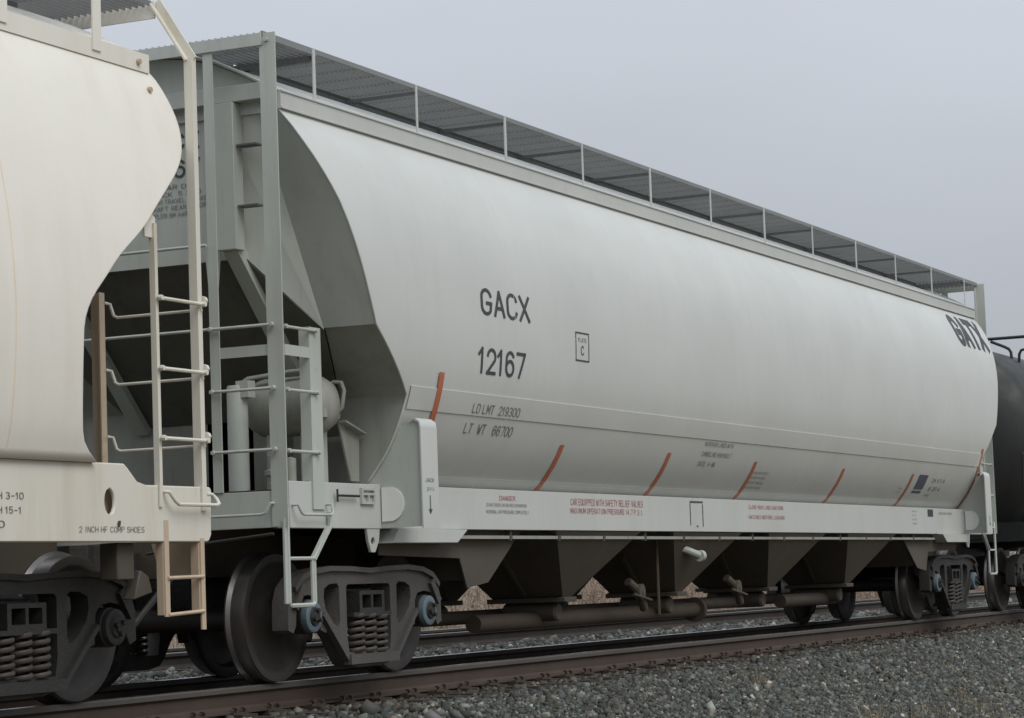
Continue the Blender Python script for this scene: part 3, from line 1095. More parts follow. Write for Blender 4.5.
# hopper bays and underbody
CEN = CX2 / 2
for k in range(4):
    xc = CEN + (k - 1.5) * 2.67
    mb = MB()
    for sy in (-1, 1):
        yt, yb, yi = sy * 1.245, sy * .90, sy * .22
        vs = [(xc - .93, yt, 1.064), (xc + .93, yt, 1.064), (xc + .93, 0, 1.064), (xc - .93, 0, 1.064), (xc - .085, yb, .50), (xc + .085, yb, .50), (xc + .085, yi, .50), (xc - .085, yi, .50)]
        mb.add(vs, [(0, 1, 5, 4), (1, 2, 6, 5), (2, 3, 7, 6), (3, 0, 4, 7)])
    for sx in (-1, 1):
        mb.quad((xc + sx * .93, -1.09, 1.064), (xc + sx * .93, 1.09, 1.064), (xc + sx * 1.335, 1.09, 1.37), (xc + sx * 1.335, -1.09, 1.37))
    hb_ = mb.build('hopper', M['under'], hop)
    for sy in (-1, 1):
        MB().box(xc - .13, xc + .13, *sorted((sy * .94, sy * .18)), .462, .505).build('outlet_flange', M['under'], hb_, bevel=.006)
        MB().lathe([(0, -.26), (.07, -.26), (.085, -.24), (.085, .24), (.07, .26), (0, .26)], (xc, sy * .56, .38), 'Y', 16).build('outlet_tee', M['under'], hb_)
        MB().bar((xc - .66, sy * .60, .875), (xc - .14, sy * .56, .535), .035, .05).build('stiffener', M['under'], hb_)
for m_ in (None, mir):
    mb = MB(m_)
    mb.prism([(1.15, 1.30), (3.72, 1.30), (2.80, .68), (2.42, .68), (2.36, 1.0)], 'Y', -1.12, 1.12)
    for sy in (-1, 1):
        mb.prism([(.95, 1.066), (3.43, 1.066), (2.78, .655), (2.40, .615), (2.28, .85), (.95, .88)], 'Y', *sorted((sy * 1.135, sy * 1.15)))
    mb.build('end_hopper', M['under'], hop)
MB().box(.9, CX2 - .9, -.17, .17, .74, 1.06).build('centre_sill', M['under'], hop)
pp = MB()
pp.tube([(3.6, -.6, .31), (8.70, -.6, .31)], .075, 16)
pp.build('product_pipe', M['pipe'], hop, angle=50)
MB().lathe([(0, -.03), (.125, -.03), (.125, .03), (0, .03)], (8.73, -.6, .31), 'X', 20).build('pipe_flange', M['pipe'], hop)
MB().tube([(8.9, -.55, .36), (10.6, -.55, .36)], .06, 12).build('product_pipe', M['pipe'], hop, angle=50)
MB().tube([(11.3, -.62, .34), (13.2, -.62, .34)], .075, 12).build('product_pipe', M['pipe'], hop, angle=50)
MB().tube([(3.2, -.2, .36), (14.3, -.2, .36)], .06, 10).build('air_line', M['pipe'], hop, angle=50)
MB().tube([(6.72, -1.02, 1.03), (6.72, -1.02, .86), (6.72, -1.02, .40), (6.72, -1.02, .30)], .016, 8).build('drop_rod', M['pipe'], hop)
mb = MB()
mb.tube([(7.0, -1.0, .93), (7.12, -1.14, .91), (7.34, -1.20, .85)], .035, 10)
mb.lathe([(0, -.02), (.055, -.02), (.055, .05), (.03, .06), (0, .06)], (7.36, -1.205, .84), 'X', 14)
mb.build('hose_coupling', M['grey'], hop)
for xc in (6.25, 8.85):
    mb = MB()
    mb.tube([(xc - .1, -.95, .62), (xc + .06, -1.0, .52), (xc + .2, -.98, .36)], .04, 10)
    mb.lathe([(0, -.03), (.075, -.03), (.075, .03), (0, .03)], (xc + .06, -1.0, .52), 'Y', 14)
    mb.tube([(xc - .12, -1.02, .50), (xc + .22, -1.05, .44)], .012, 6)
    mb.build('butterfly_valve', M['under'], hop)


# the two ends
def hopper_end(mirror):
    xf = mir if mirror else None

    def mbx():
        return MB(xf)
    # end sheets
    for s in (-1, 1):
        mb = mbx()
        zs = [4.0, 3.763, 3.555, 3.349, 3.075, 2.822, 2.504]
        J = lambda z: (np.interp(z, [2.49, 4.0], [.215, -.345]), s * np.interp(z, [2.49, 4.0], [1.16, .99]), z)
        E_ = lambda z: (edge_x(z) + .006, s * (prof_y(z) - .012), z)
        vs, fs = [], []
        for z in zs:
            vs += [J(z), E_(z)]
        for i in range(len(zs) - 1):
            fs.append((2 * i, 2 * i + 1, 2 * i + 3, 2 * i + 2))
        mb.add(vs, fs)
        mb.build('corner_sheet', M['grey'], hop, angle=20)
        mb = mbx()
        zz = [2.504, 2.44, 2.373, 2.28, 2.196, 2.11, 2.037]
        vs, fs = [], []
        for z in zz:
            t = (2.504 - z) / (2.504 - 2.037)
            vs += [(edge_x(z) + .004, s * (1.16 - .21 * t), z), (edge_x(z) + .004, s * (prof_y(z) - .010), z)]
        for i in range(len(zz) - 1):
            fs.append((2 * i, 2 * i + 1, 2 * i + 3, 2 * i + 2))
        mb.add(vs, fs)
        zz = [2.037, 1.95, 1.88, 1.77, 1.68, 1.60, 1.51, 1.44, 1.385]
        vs, fs = [], []
        for z in zz:
            vs += [(.794, s * .2, z), (edge_x(z) + .004, s * (prof_y(z) - .010), z)]
        for i in range(len(zz) - 1):
            fs.append((2 * i, 2 * i + 1, 2 * i + 3, 2 * i + 2))
        mb.add(vs, fs)
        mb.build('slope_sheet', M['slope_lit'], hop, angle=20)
        mb = mbx()
        # pale corner sheet and the cheek under it
        mb.quad((-.345, s * .70, 4.0), (-.345, s * .99, 4.0), (.215, s * 1.16, 2.49), (-.30, s * .80, 3.0))
        mb.build('corner_sheet', M['grey'], hop, angle=20)
    mb = mbx()
    roofpts = [(y, z - .02) for y, z in ROOF]
    poly = [(-1.15, 3.99)] + [(-y, z) for y, z in roofpts] + [(y, z) for y, z in reversed(roofpts[:-1])] + [(1.15, 3.99)]
    mb.prism(poly, 'X', -.36, -.33)
    mb.box(-.33, -.30, -.82, .82, 2.98, 4.02)
    es = mb.build('end_sheet', M['grey'], hop, angle=20)
    mb = mbx()
    mb.quad((-.30, -.82, 3.0), (-.30, .82, 3.0), (.79, .82, 1.92), (.79, -.82, 1.92))
    for s in (-1, 1):
        mb.quad((-.30, s * .82, 3.0), (.215, s * 1.16, 2.495), (.79, s * .95, 2.035), (.79, s * .82, 1.92))
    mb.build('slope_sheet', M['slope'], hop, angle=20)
    for z in (3.05, 2.46):
        mb = mbx()
        mb.tube([(-.635, -.72, z), (-.635, .72, z)], .0115, 8)
        mb.build('crossover_handrail', M['grey'], hop)
    # cap strip along the roof edge
    mb = mbx()
    mb.tube([(-.405, -y, z + .004) for y, z in ROOF] + [(-.405, y, z + .004) for y, z in reversed(ROOF[:-1])], .012, 6)
    mb.build('roof_edge', M['white'], hop)
    # horizontal beam, columns and slope braces
    mbx().box(-.45, -.345, -1.08, 1.08, 4.075, 4.19).build('end_cross_beam', M['grey'], hop, bevel=.004)
    for s in (-1, 1):
        mb = mbx()
        mb.box(-.47, -.345, *sorted((s * .70, s * .86)), 3.03, 4.07)
        mb.build('end_column', M['grey'], hop, bevel=.005)
        mb = mbx()
        mb.bar((-.36, s * .77, 3.06), (.80, s * .77, 1.90), .12, .10)
        mb.build('slope_brace', M['grey'], hop, bevel=.004)
        mb = mbx()
        mb.prism([(s * .56, 3.06), (s * .69, 3.06), (s * .64, 2.62), (s * .60, 2.60)], 'X', -.40, -.385)
        mb.build('gusset', M['grey'], hop)
        for z in (3.76, 3.33):
            mbx().box(-.44, -.335, *sorted((s * .865, s * 1.02)), z, z + .012).build('stiffener', M['darkarm'], hop)
        # posts of the end cage
        mb = mbx()
        mb.box(-.612, -.60, *sorted((s * 1.175, s * 1.30)), 1.08, 4.49)
        mb.box(-.60, -.53, *sorted((s * 1.175, s * 1.187)), 1.08, 4.49)
        cp = mb.build('corner_post', M['grey'], hop)
        MB(xf).lathe([(0, -.018), (.014, -.018), (.016, 0), (0, 0)], (-.614, s * 1.235, 4.44), 'X', 8).build('bolt', M['grey'], cp)
        mb = mbx()
        mb.box(-.612, -.60, *sorted((s * .715, s * .79)), 1.33, 4.41)
        mb.box(-.60, -.55, *sorted((s * .715, s * .727)), 1.33, 4.41)
        mb.build('ladder_post', M['grey'], hop)
        mb = mbx()
        mb.box(-.19, -.03, *sorted((s * 1.252, s * 1.264)), 1.20, 2.475)
        mb.box(-.19, -.178, *sorted((s * 1.18, s * 1.252)), 1.40, 2.475)
        mb.build('ladder_post', M['grey'], hop)
        for z in (2.46, 2.025, 1.605):
            mb = mbx()
            mb.tube([(-.635, s * .735, z), (-.635, s * 1.235, z)], .0115, 8)
            for yy in (.74, 1.23):
                mb.lathe([(0, -.026), (.015, -.024), (.018, 0), (0, .022)], (-.635, s * yy, z), 'X', 8)
            mb.build('rung', M['grey'], hop)
            mb = mbx()
            mb.tube([(-.55, s * 1.275, z - .01), (-.12, s * 1.275, z - .01)], .0115, 8)
            for xx in (-.54, -.125):
                mb.lathe([(0, s * .024), (.015, s * .022), (.018, 0), (0, s * -.02)], (xx, s * 1.275, z - .01), 'Y', 8)
            mb.build('rung', M['grey'], hop)
        mbx().box(-.60, -.592, *sorted((s * .79, s * 1.17)), 2.255, 2.33).build('cross_strap', M['grey'], hop)
        mbx().box(-.53, -.19, *sorted((s * 1.255, s * 1.263)), 2.255, 2.33).build('cross_strap', M['grey'], hop)
        # stirrup step
        mb = mbx()
        y = s * 1.27
        st = [(-.575, y, 1.20), (-.575, y, .56), (-.555, y, .54), (-.25, y, .54), (-.225, y, .56), (-.225, y, .86), (.01, y, 1.07), (.01, y, 1.18)]
        for a, b in zip(st, st[1:]):
            mb.bar(a, b, .045, .014, up=(0, 1, 0)) if False else mb.tube([a, b], .016, 6)
        mb.box(-.625, -.565, *sorted((s * 1.262, s * 1.276)), .555, 1.13)
        mb.box(-.262, -.212, *sorted((s * 1.262, s * 1.276)), .55, .87)
        mb.bar((-.237, y, .85), (.01, y, 1.09), .012, .05, up=(0, 1, 0))
        mb.tube([(-.575, y, .86), (-.23, y, .86)], .013, 6)
        mb.build('stirrup_step', M['grey'], hop, angle=40)
        # low handholds
        mb = mbx()
        mb.tube([(-.47, s * 1.255, 1.225), (-.47, s * 1.30, 1.225), (-.44, s * 1.31, 1.17), (-.41, s * 1.31, 1.16), (-.03, s * 1.31, 1.16), (-.005, s * 1.31, 1.18), (-.005, s * 1.30, 1.235), (-.005, s * 1.255, 1.235)], .010, 8)
        mb.build('handhold', M['grey'], hop)
        mb = mbx()
        mb.tube([(-.61, s * 1.19, 1.24), (-.66, s * 1.19, 1.24), (-.67, s * 1.16, 1.175), (-.67, s * 1.12, 1.165), (-.67, s * .70, 1.165), (-.61, s * .68, 1.165)], .010, 8)
        mb.build('handhold', M['grey'], hop)
        # bolster web and edge strip; added white plate paints the bright sill behind its opening
        hole = [(s * 1.262, 1.37)] + [(s * (1.33 + .115 * math.cos(R(a))), 1.245 + .125 * math.sin(R(a))) for a in range(80, -81, -20)] + [(s * 1.262, 1.12)]
        z_ = np.linspace(1.80, 1.40, 8)
        web = [(s * 1.255, 1.075), (s * 1.255, 1.39)] + [(s * (prof_y(z) + .002), z) for z in reversed(z_)] + [(s * 1.53, 1.845), (s * 1.585, 1.83), (s * 1.585, 1.075)]
        mb = mbx()
        mb.prism(web, 'X', .82, .834)
        wb = mb.build('bolster_web', M['grey'], hop)
        mb = mbx()
        mb.prism(hole, 'X', .810, .8195)
        mb.prism(hole, 'X', .8345, .844)
        mb.build('bright_opening_plate', M['pad'], wb)
        mb = mbx()
        prof = [(s * 1.515, 1.862), (s * 1.56, 1.862), (s * 1.597, 1.835), (s * 1.605, 1.79), (s * 1.605, 1.062), (s * 1.593, 1.062), (s * 1.593, 1.785), (s * 1.587, 1.825), (s * 1.555, 1.85), (s * 1.515, 1.85)]
        mb.prism(prof, 'X', .80, 1.06)
        bp = mb.build('bolster_post', M['white'], hop, angle=50)
        if s < 0:
            f = (lambda x, z: (CX2 - x, -1.608, z)) if mirror else (lambda x, z: (x, -1.608, z))
            if not mirror:
                lettering(t_arrow, .85, .99, 1.395, 1.425, f, M['greytext'], bp)
                lettering(t_h1, .87, .98, 1.33, 1.36, f, M['greytext'], bp)
            panel_mark('painted_line', [(.91, .925, 1.17), (.91, .925, 1.30)], f, M['greytext'], bp)
            panel_mark('painted_line', [(.885, .95, 1.20), (.914, .92, 1.165)], f, M['greytext'], bp)
        # jacking pad under the sill
        mb = mbx()
        mb.prism([(.97, 1.066), (2.12, 1.066), (1.94, .965), (.88, .965)], 'Y', *sorted((s * 1.16, s * 1.31)))
        mb.build('jacking_pad', M['white'], hop, bevel=.004)
        mb = mbx()
        mb.prism([(.60, 1.07), (.80, 1.07), (.78, .98), (.72, .90), (.66, .90), (.62, .98)], 'Y', *sorted((s * 1.245, s * 1.225)), [arc(.69, .98, .03, 0, 330, 8)])
        mb.build('towing_eye', M['grey'], hop)
        # card holder on the stub of the sill
        mb = mbx()
        mb.prism([(.50, 1.245), (.70, 1.245), (.70, 1.362), (.50, 1.362)], 'Y', *sorted((s * 1.252, s * 1.272)),
                 [[(.52, 1.262), (.595, 1.262), (.595, 1.31), (.52, 1.31)], [(.61, 1.262), (.685, 1.262), (.685, 1.31), (.61, 1.31)], [(.52, 1.325), (.685, 1.325), (.685, 1.345), (.52, 1.345)]])
        mb.build('card_holder', M['grey'], hop)
        mb = mbx()
        mb.lathe([(0, s * -.045), (.035, s * -.045), (.042, s * -.02), (.042, 0)], (.36, s * -1.25 * -1, 1.30), 'Y', 14)
        mb.tube([(.12, s * 1.28, 1.30), (.44, s * 1.28, 1.30)], .009, 6)
        mb.tube([(.12, s * 1.28, 1.345), (.12, s * 1.28, 1.255)], .008, 6)
        mb.build('release_rod', M['steel'], hop)
    # end sill, deck and platform beam
    mb = mbx()
    mb.box(-.60, -.585, -1.17, 1.17, 1.075, 1.325)
    mb.box(-.585, -.50, -1.17, 1.17, 1.075, 1.09)
    mb.build('end_sill', M['grey'], hop, bevel=.003)
    mbx().box(-.585, .79, -.34, .34, .76, 1.32).build('draft_sill', M['under'], hop)
    mbx().box(.55, .78, -1.1, 1.1, 1.10, 1.36).build('body_bolster', M['under'], hop)
    mbx().box(-.625, -.613, -1.20, 1.20, 4.405, 4.495).build('platform_beam', M['grey'], hop, bevel=.003)
    # end platform grating and its outline
    mb = mbx()
    for y0 in np.arange(-1.185, 1.19, .052):
        mb.box(-.60, .14, y0, y0 + .012, 4.468, 4.505)
    for x0 in (-.58, -.22, .12):
        mb.box(x0, x0 + .006, -1.18, 1.18, 4.488, 4.500)
    gp = mb.build('end_platform', M['grating'], hop, recalc=False)
    gp['kind'] = 'stuff'
    mbx().box(-.612, .15, -1.205, -1.192, 4.462, 4.508).build('platform_edge', M['grating_edge'], hop)
    mbx().box(-.612, .15, 1.192, 1.205, 4.462, 4.508).build('platform_edge', M['grating_edge'], hop)
    mbx().box(.10, .15, -1.17, 1.17, 4.415, 4.462).build('platform_bearer', M['darkarm'], hop)
    # coupler
    mb = mbx()
    mb.box(-1.05, -.585, -.075, .075, .80, .95)
    mb.prism([(-1.05, -.10), (-1.16, -.17), (-1.30, -.15), (-1.30, -.04), (-1.20, -.03), (-1.17, .05), (-1.24, .07), (-1.30, .13), (-1.14, .18), (-1.05, .10)], 'Z', .74, 1.0)
    mb.build('coupler', M['steel'], hop, bevel=.01)
    mb = mbx()
    mb.tube([(-.62, -.45, .86), (-.80, -.42, .70), (-1.0, -.3, .45), (-1.2, -.22, .38)], .024, 8)
    mb.build('air_hose', M['steel'], hop)
    mb = mbx()
    mb.tube([(-.64, -1.2, 1.03), (-.66, -.6, .98), (-.75, -.25, .93)], .012, 6)
    mb.build('uncoupling_rod', M['steel'], hop)


hopper_end(False)
hopper_end(True)
# lettering on the near end wall (reads left to right towards the camera side)
endmap = lambda u, v: (-.3345, -u, v)
lettering(t_gacx, .02, .50, 3.80, 3.93, endmap, M['black'], hop, normal=(-1, 0, 0))
lettering(t_num, -.02, .50, 3.60, 3.74, endmap, M['black'], hop, normal=(-1, 0, 0))
for k, (key, u0, u1, z) in enumerate(((t_w1, .06, .47, 3.545), (t_w2, .06, .50, 3.495), (t_w3, .02, .585, 3.445), (t_w4, .02, .58, 3.395), (t_w5, .02, .44, 3.345))):
    lettering(key, u0, u1, z - .02, z + .015, endmap, M['greytext'], hop, normal=(-1, 0, 0))

# running boards along the roof, with posts and arms
post_x = [CEN + (k - 5.5) * 1.597 for k in range(12)]
for s in (-1, 1):
    mb = MB()
    for y0 in np.arange(.580, 1.185, .0365):
        mb.box(.15, CX2 - .15, s * y0 - .003, s * y0 + .003, 4.482, 4.503)
    for x0 in np.arange(.2, CX2 - .2, .31):
        mb.box(x0, x0 + .008, *sorted((s * .57, s * 1.185)), 4.492, 4.501)
    rb = mb.build('running_board', M['grating'], hop, recalc=False)
    rb['kind'] = 'stuff'
    MB().box(.15, CX2 - .15, *sorted((s * 1.19, s * 1.204)), 4.474, 4.508).build('board_edge', M['grating_edge'], hop)
    MB().box(.15, CX2 - .15, *sorted((s * .545, s * .565)), 4.43, 4.508).build('board_edge', M['darkarm'], hop)
    for k, x in enumerate(post_x):
        mb = MB()
        w = .018 if k % 2 == 0 else .013
        mb.box(x - w, x + w, *sorted((s * 1.205, s * 1.213)), 4.10, 4.50)
        mb.build('board_post', M['white'], hop)
        MB().bar((x + .05, s * 1.19, 4.452), (x + .05, s * .55, 4.452), .022, .026).build('board_arm', M['darkarm'], hop)
        MB().bar((x + .05, s * .60, 4.435), (x + .05, s * .60, 4.38), .05, .05).build('board_foot', M['darkarm'], hop)

# brake gear on the near end platform
res = MB()
res.lathe([(0, -.36), (.08, -.35), (.16, -.31), (.205, -.24), (.215, -.18), (.215, .18), (.205, .24), (.16, .31), (.08, .35), (0, .36)], (.24, -.86, 1.96), 'Y', 28)
rv = res.build('air_reservoir', M['slope_lit'], hop, angle=60)  # colour dimmed for the shade the reservoir stands in
for y in (-.72, -1.0):
    mb = MB()
    mb.box(.16, .44, y - .03, y + .03, 1.36, 1.78)
    mb.build('bracket', M['grey'], rv)
mb = MB()
mb.tube([(.02, -.52, 2.06), (.02, -.55, 2.12), (.04, -.62, 2.165), (.10, -.95, 2.20), (.12, -1.08, 2.20), (.14, -1.14, 2.17), (.14, -1.16, 2.05), (.14, -1.17, 1.92)], .018, 8)
mb.tube([(.40, -1.06, 2.10), (.40, -1.12, 2.13), (.39, -1.19, 2.12), (.38, -1.215, 2.06), (.37, -1.20, 1.94), (.36, -1.16, 1.90)], .016, 8)
mb.lathe([(0, -.03), (.035, -.03), (.035, .03), (0, .03)], (.14, -1.17, 1.89), 'Z', 10)
mb.lathe([(0, -.03), (.035, -.03), (.035, .03), (0, .03)], (.36, -1.14, 1.89), 'Y', 10)
mb.build('brake_pipe', M['slope_lit'], hop, angle=60)
mb = MB()
mb.lathe([(0, 1.33), (.075, 1.33), (.075, 2.09), (.07, 2.11), (0, 2.11)], (-.08, -.60, 0), 'Z', 20)
mb.box(-.13, -.03, -.72, -.62, 2.02, 2.14)
mb.build('brake_cylinder', M['grey'], hop, angle=45)
mb = MB()
mb.lathe([(0, 0), (.055, 0), (.055, .10), (.07, .105), (.07, .14), (.05, .145), (.05, .24), (0, .25)], (-.30, -1.02, 1.34), 'Z', 14)
mb.lathe([(0, 0), (.04, 0), (.04, .2), (0, .21)], (-.25, -1.12, 1.36), 'Z', 12)
mb.build('control_valve', M['slope_lit'], hop)
mb = MB()
mb.prism([(.62, 1.42), (.74, 1.42), (.76, 1.76), (.46, 1.84)], 'Y', -1.12, -1.105)
mb.prism([(.46, 1.84), (.76, 1.76), (.76, 1.775), (.46, 1.855)], 'Y', -1.18, -.85)
mb.build('valve_bracket', M['slope_lit'], hop)
mb = MB()
mb.box(-.55, .78, -1.20, -.30, 1.322, 1.338)
mb.build('deck_plate', M['under'], hop)

truck(hop, .889, True, True)
truck(hop, CX2 - .889, True)


# ================================================================== the cream covered hopper car
CR_X1 = -1.88                       # its near end (right hand in the picture)
CR_C = -10.4
cr = empty('covered_hopper_car', (CR_C, 0, 0))
tag(cr, 'cream covered hopper car cut off by the left edge, cream ladder at its end', 'hopper car', 'freight cars of the train')
CPROF = [(3.98, 1.20), (3.88, 1.252), (3.76, 1.304), (3.62, 1.354), (3.45, 1.406), (3.25, 1.458), (3.0, 1.510), (2.75, 1.550), (2.4, 1.580), (2.1, 1.580), (1.8, 1.558), (1.6, 1.53), (1.43, 1.485)]
CEDGE = [(3.98, -2.055), (3.93, -2.012), (3.827, -1.972), (3.716, -1.945), (3.595, -1.943), (3.454, -1.992), (3.366, -2.055), (3.267, -2.157), (3.150, -2.304), (3.036, -2.446), (2.889, -2.623), (2.670, -2.944), (2.546, -3.089), (2.387, -3.267), (2.275, -3.342), (2.186, -3.365), (1.896, -3.365), (1.610, -3.327), (1.520, -3.268), (1.43, -3.12)]


def ci(t, z):
    """smooth curve through the measured points"""
    t = sorted(t)
    zs_ = [p[0] for p in t]
    i = max(0, min(len(t) - 2, int(np.searchsorted(zs_, z)) - 1))
    (a, ya), (b, yb) = t[i], t[i + 1]
    m0 = (t[i + 1][1] - t[max(i - 1, 0)][1]) / (t[i + 1][0] - t[max(i - 1, 0)][0])
    m1 = (t[min(i + 2, len(t) - 1)][1] - t[i][1]) / (t[min(i + 2, len(t) - 1)][0] - t[i][0])
    h = b - a
    u = (z - a) / h
    return float((2 * u ** 3 - 3 * u ** 2 + 1) * ya + (u ** 3 - 2 * u ** 2 + u) * h * m0 + (-2 * u ** 3 + 3 * u ** 2) * yb + (u ** 3 - u ** 2) * h * m1)


def cmir(v):
    return (2 * CR_C - v[0], v[1], v[2])


mb = MB()
zs = list(np.linspace(1.43, 3.98, 44))
ring = [(-ci(CPROF, z), z, ci(CEDGE, z)) for z in zs] + [(-y, z - .06, -2.07) for y, z in ROOF]
full = ring + [(-y, z, x) for (y, z, x) in reversed(ring[:-1])]
n = len(full)
cols_ = np.concatenate([[0, .0006, .0012], np.linspace(.02, .98, 9), [.9988, .9994, 1]])
vs = [(x + (2 * (CR_C - x)) * t, y, z) for t in cols_ for (y, z, x) in full]
mb.add(vs, [(j * n + i, j * n + i + 1, (j + 1) * n + i + 1, (j + 1) * n + i) for j in range(len(cols_) - 1) for i in range(n - 1)])
cbody = mb.build('body', M['cream'], cr, angle=50)
sld = cbody.modifiers.new('plate', 'SOLIDIFY')
sld.thickness = .012
sld.offset = -1
for x in (-4.02, -5.8, -7.6, -9.4):
    for s in (-1, 1):
        mb = MB()
        zz = np.linspace(3.96, 1.47, 44)
        vs, fs = [], []
        for z in zz:
            y = ci(CPROF, z)
            vs += [(x - .010, s * (y - .001), z), (x, s * (y + .004), z), (x + .010, s * (y - .001), z)]
        for i in range(len(zz) - 1):
            fs += [(3 * i, 3 * i + 1, 3 * i + 4, 3 * i + 3), (3 * i + 1, 3 * i + 2, 3 * i + 5, 3 * i + 4)]
        mb.add(vs, fs)
        mb.build('weld_seam', M['cream_seam'], cbody, angle=60)
for s in (-1, 1):
    mb = MB()
    mb.prism([(s * 1.19, 3.955), (s * 1.225, 3.955), (s * 1.225, 4.075), (s * 1.12, 4.085), (s * 1.12, 4.07), (s * 1.19, 4.06)], 'X', 2 * CR_C + 2.07, -2.07)
    mb.build('roof_rail', M['cream'], cr, angle=30)
    MB().lathe([(0, s * .02), (.018, s * .02), (.022, 0), (0, 0)], (-2.20, s * 1.226, 4.01), 'Y', 8).build('bolt', M['cream_worn'], cr)
    MB().lathe([(0, s * .02), (.018, s * .02), (.022, 0), (0, 0)], (-2.16, s * (ci(CPROF, 3.83) + .002), 3.83), 'Y', 8).build('bolt', M['cream_worn'], cr)
    # side sill, deep at the body and lower at the end, with rounded lower edge
    low = [(2 * CR_C + 1.9, 1.31), (2 * CR_C + 1.9, .965), (-1.90, .965), (-1.86, .978), (-1.838, 1.01), (-1.825, 1.295), (-1.845, 1.312), (-2.57, 1.312), (-2.66, 1.33), (-2.76, 1.41), (-2.80, 1.435), (2 * CR_C + 2.8, 1.435), (2 * CR_C + 2.6, 1.31)]
    mb = MB()
    hole = [(-2.957 + .052 * math.cos(R(a)), 1.205 + .078 * math.sin(R(a))) for a in range(0, 360, 24)]
    mb.prism(low, 'Y', *sorted((s * 1.455, s * 1.43)), [hole])
    sill_c = mb.build('side_sill', M['cream_sill'], cr, bevel=.008)
    MB().box(2 * CR_C + 2.2, -2.2, *sorted((s * 1.425, s * 1.30)), .975, .99).build('sill_lip', M['under'], cr)
    MB().box(-3.15, -2.75, *sorted((s * 1.38, s * 1.36)), 1.0, 1.38).build('inner_web', M['cream_worn'], cr)
    if s < 0:
        f = lambda x, z: (x, -1.4585, z)
        lettering(t_c1, -3.28, -2.60, 1.022, 1.058, f, M['fadedblack'], sill_c)
        lettering(t_c2, -4.12, -3.81, 1.205, 1.245, f, M['fadedblack'], sill_c)
        lettering(t_c3, -4.12, -3.84, 1.125, 1.165, f, M['fadedblack'], sill_c)
        lettering(t_c4, -4.12, -3.99, 1.045, 1.085, f, M['fadedblack'], sill_c)
        panel_mark('rust_spot', [(-2.885, -2.86, 1.055), (-2.888, -2.852, 1.075), (-2.878, -2.85, 1.092)], f, M['rail'], sill_c)


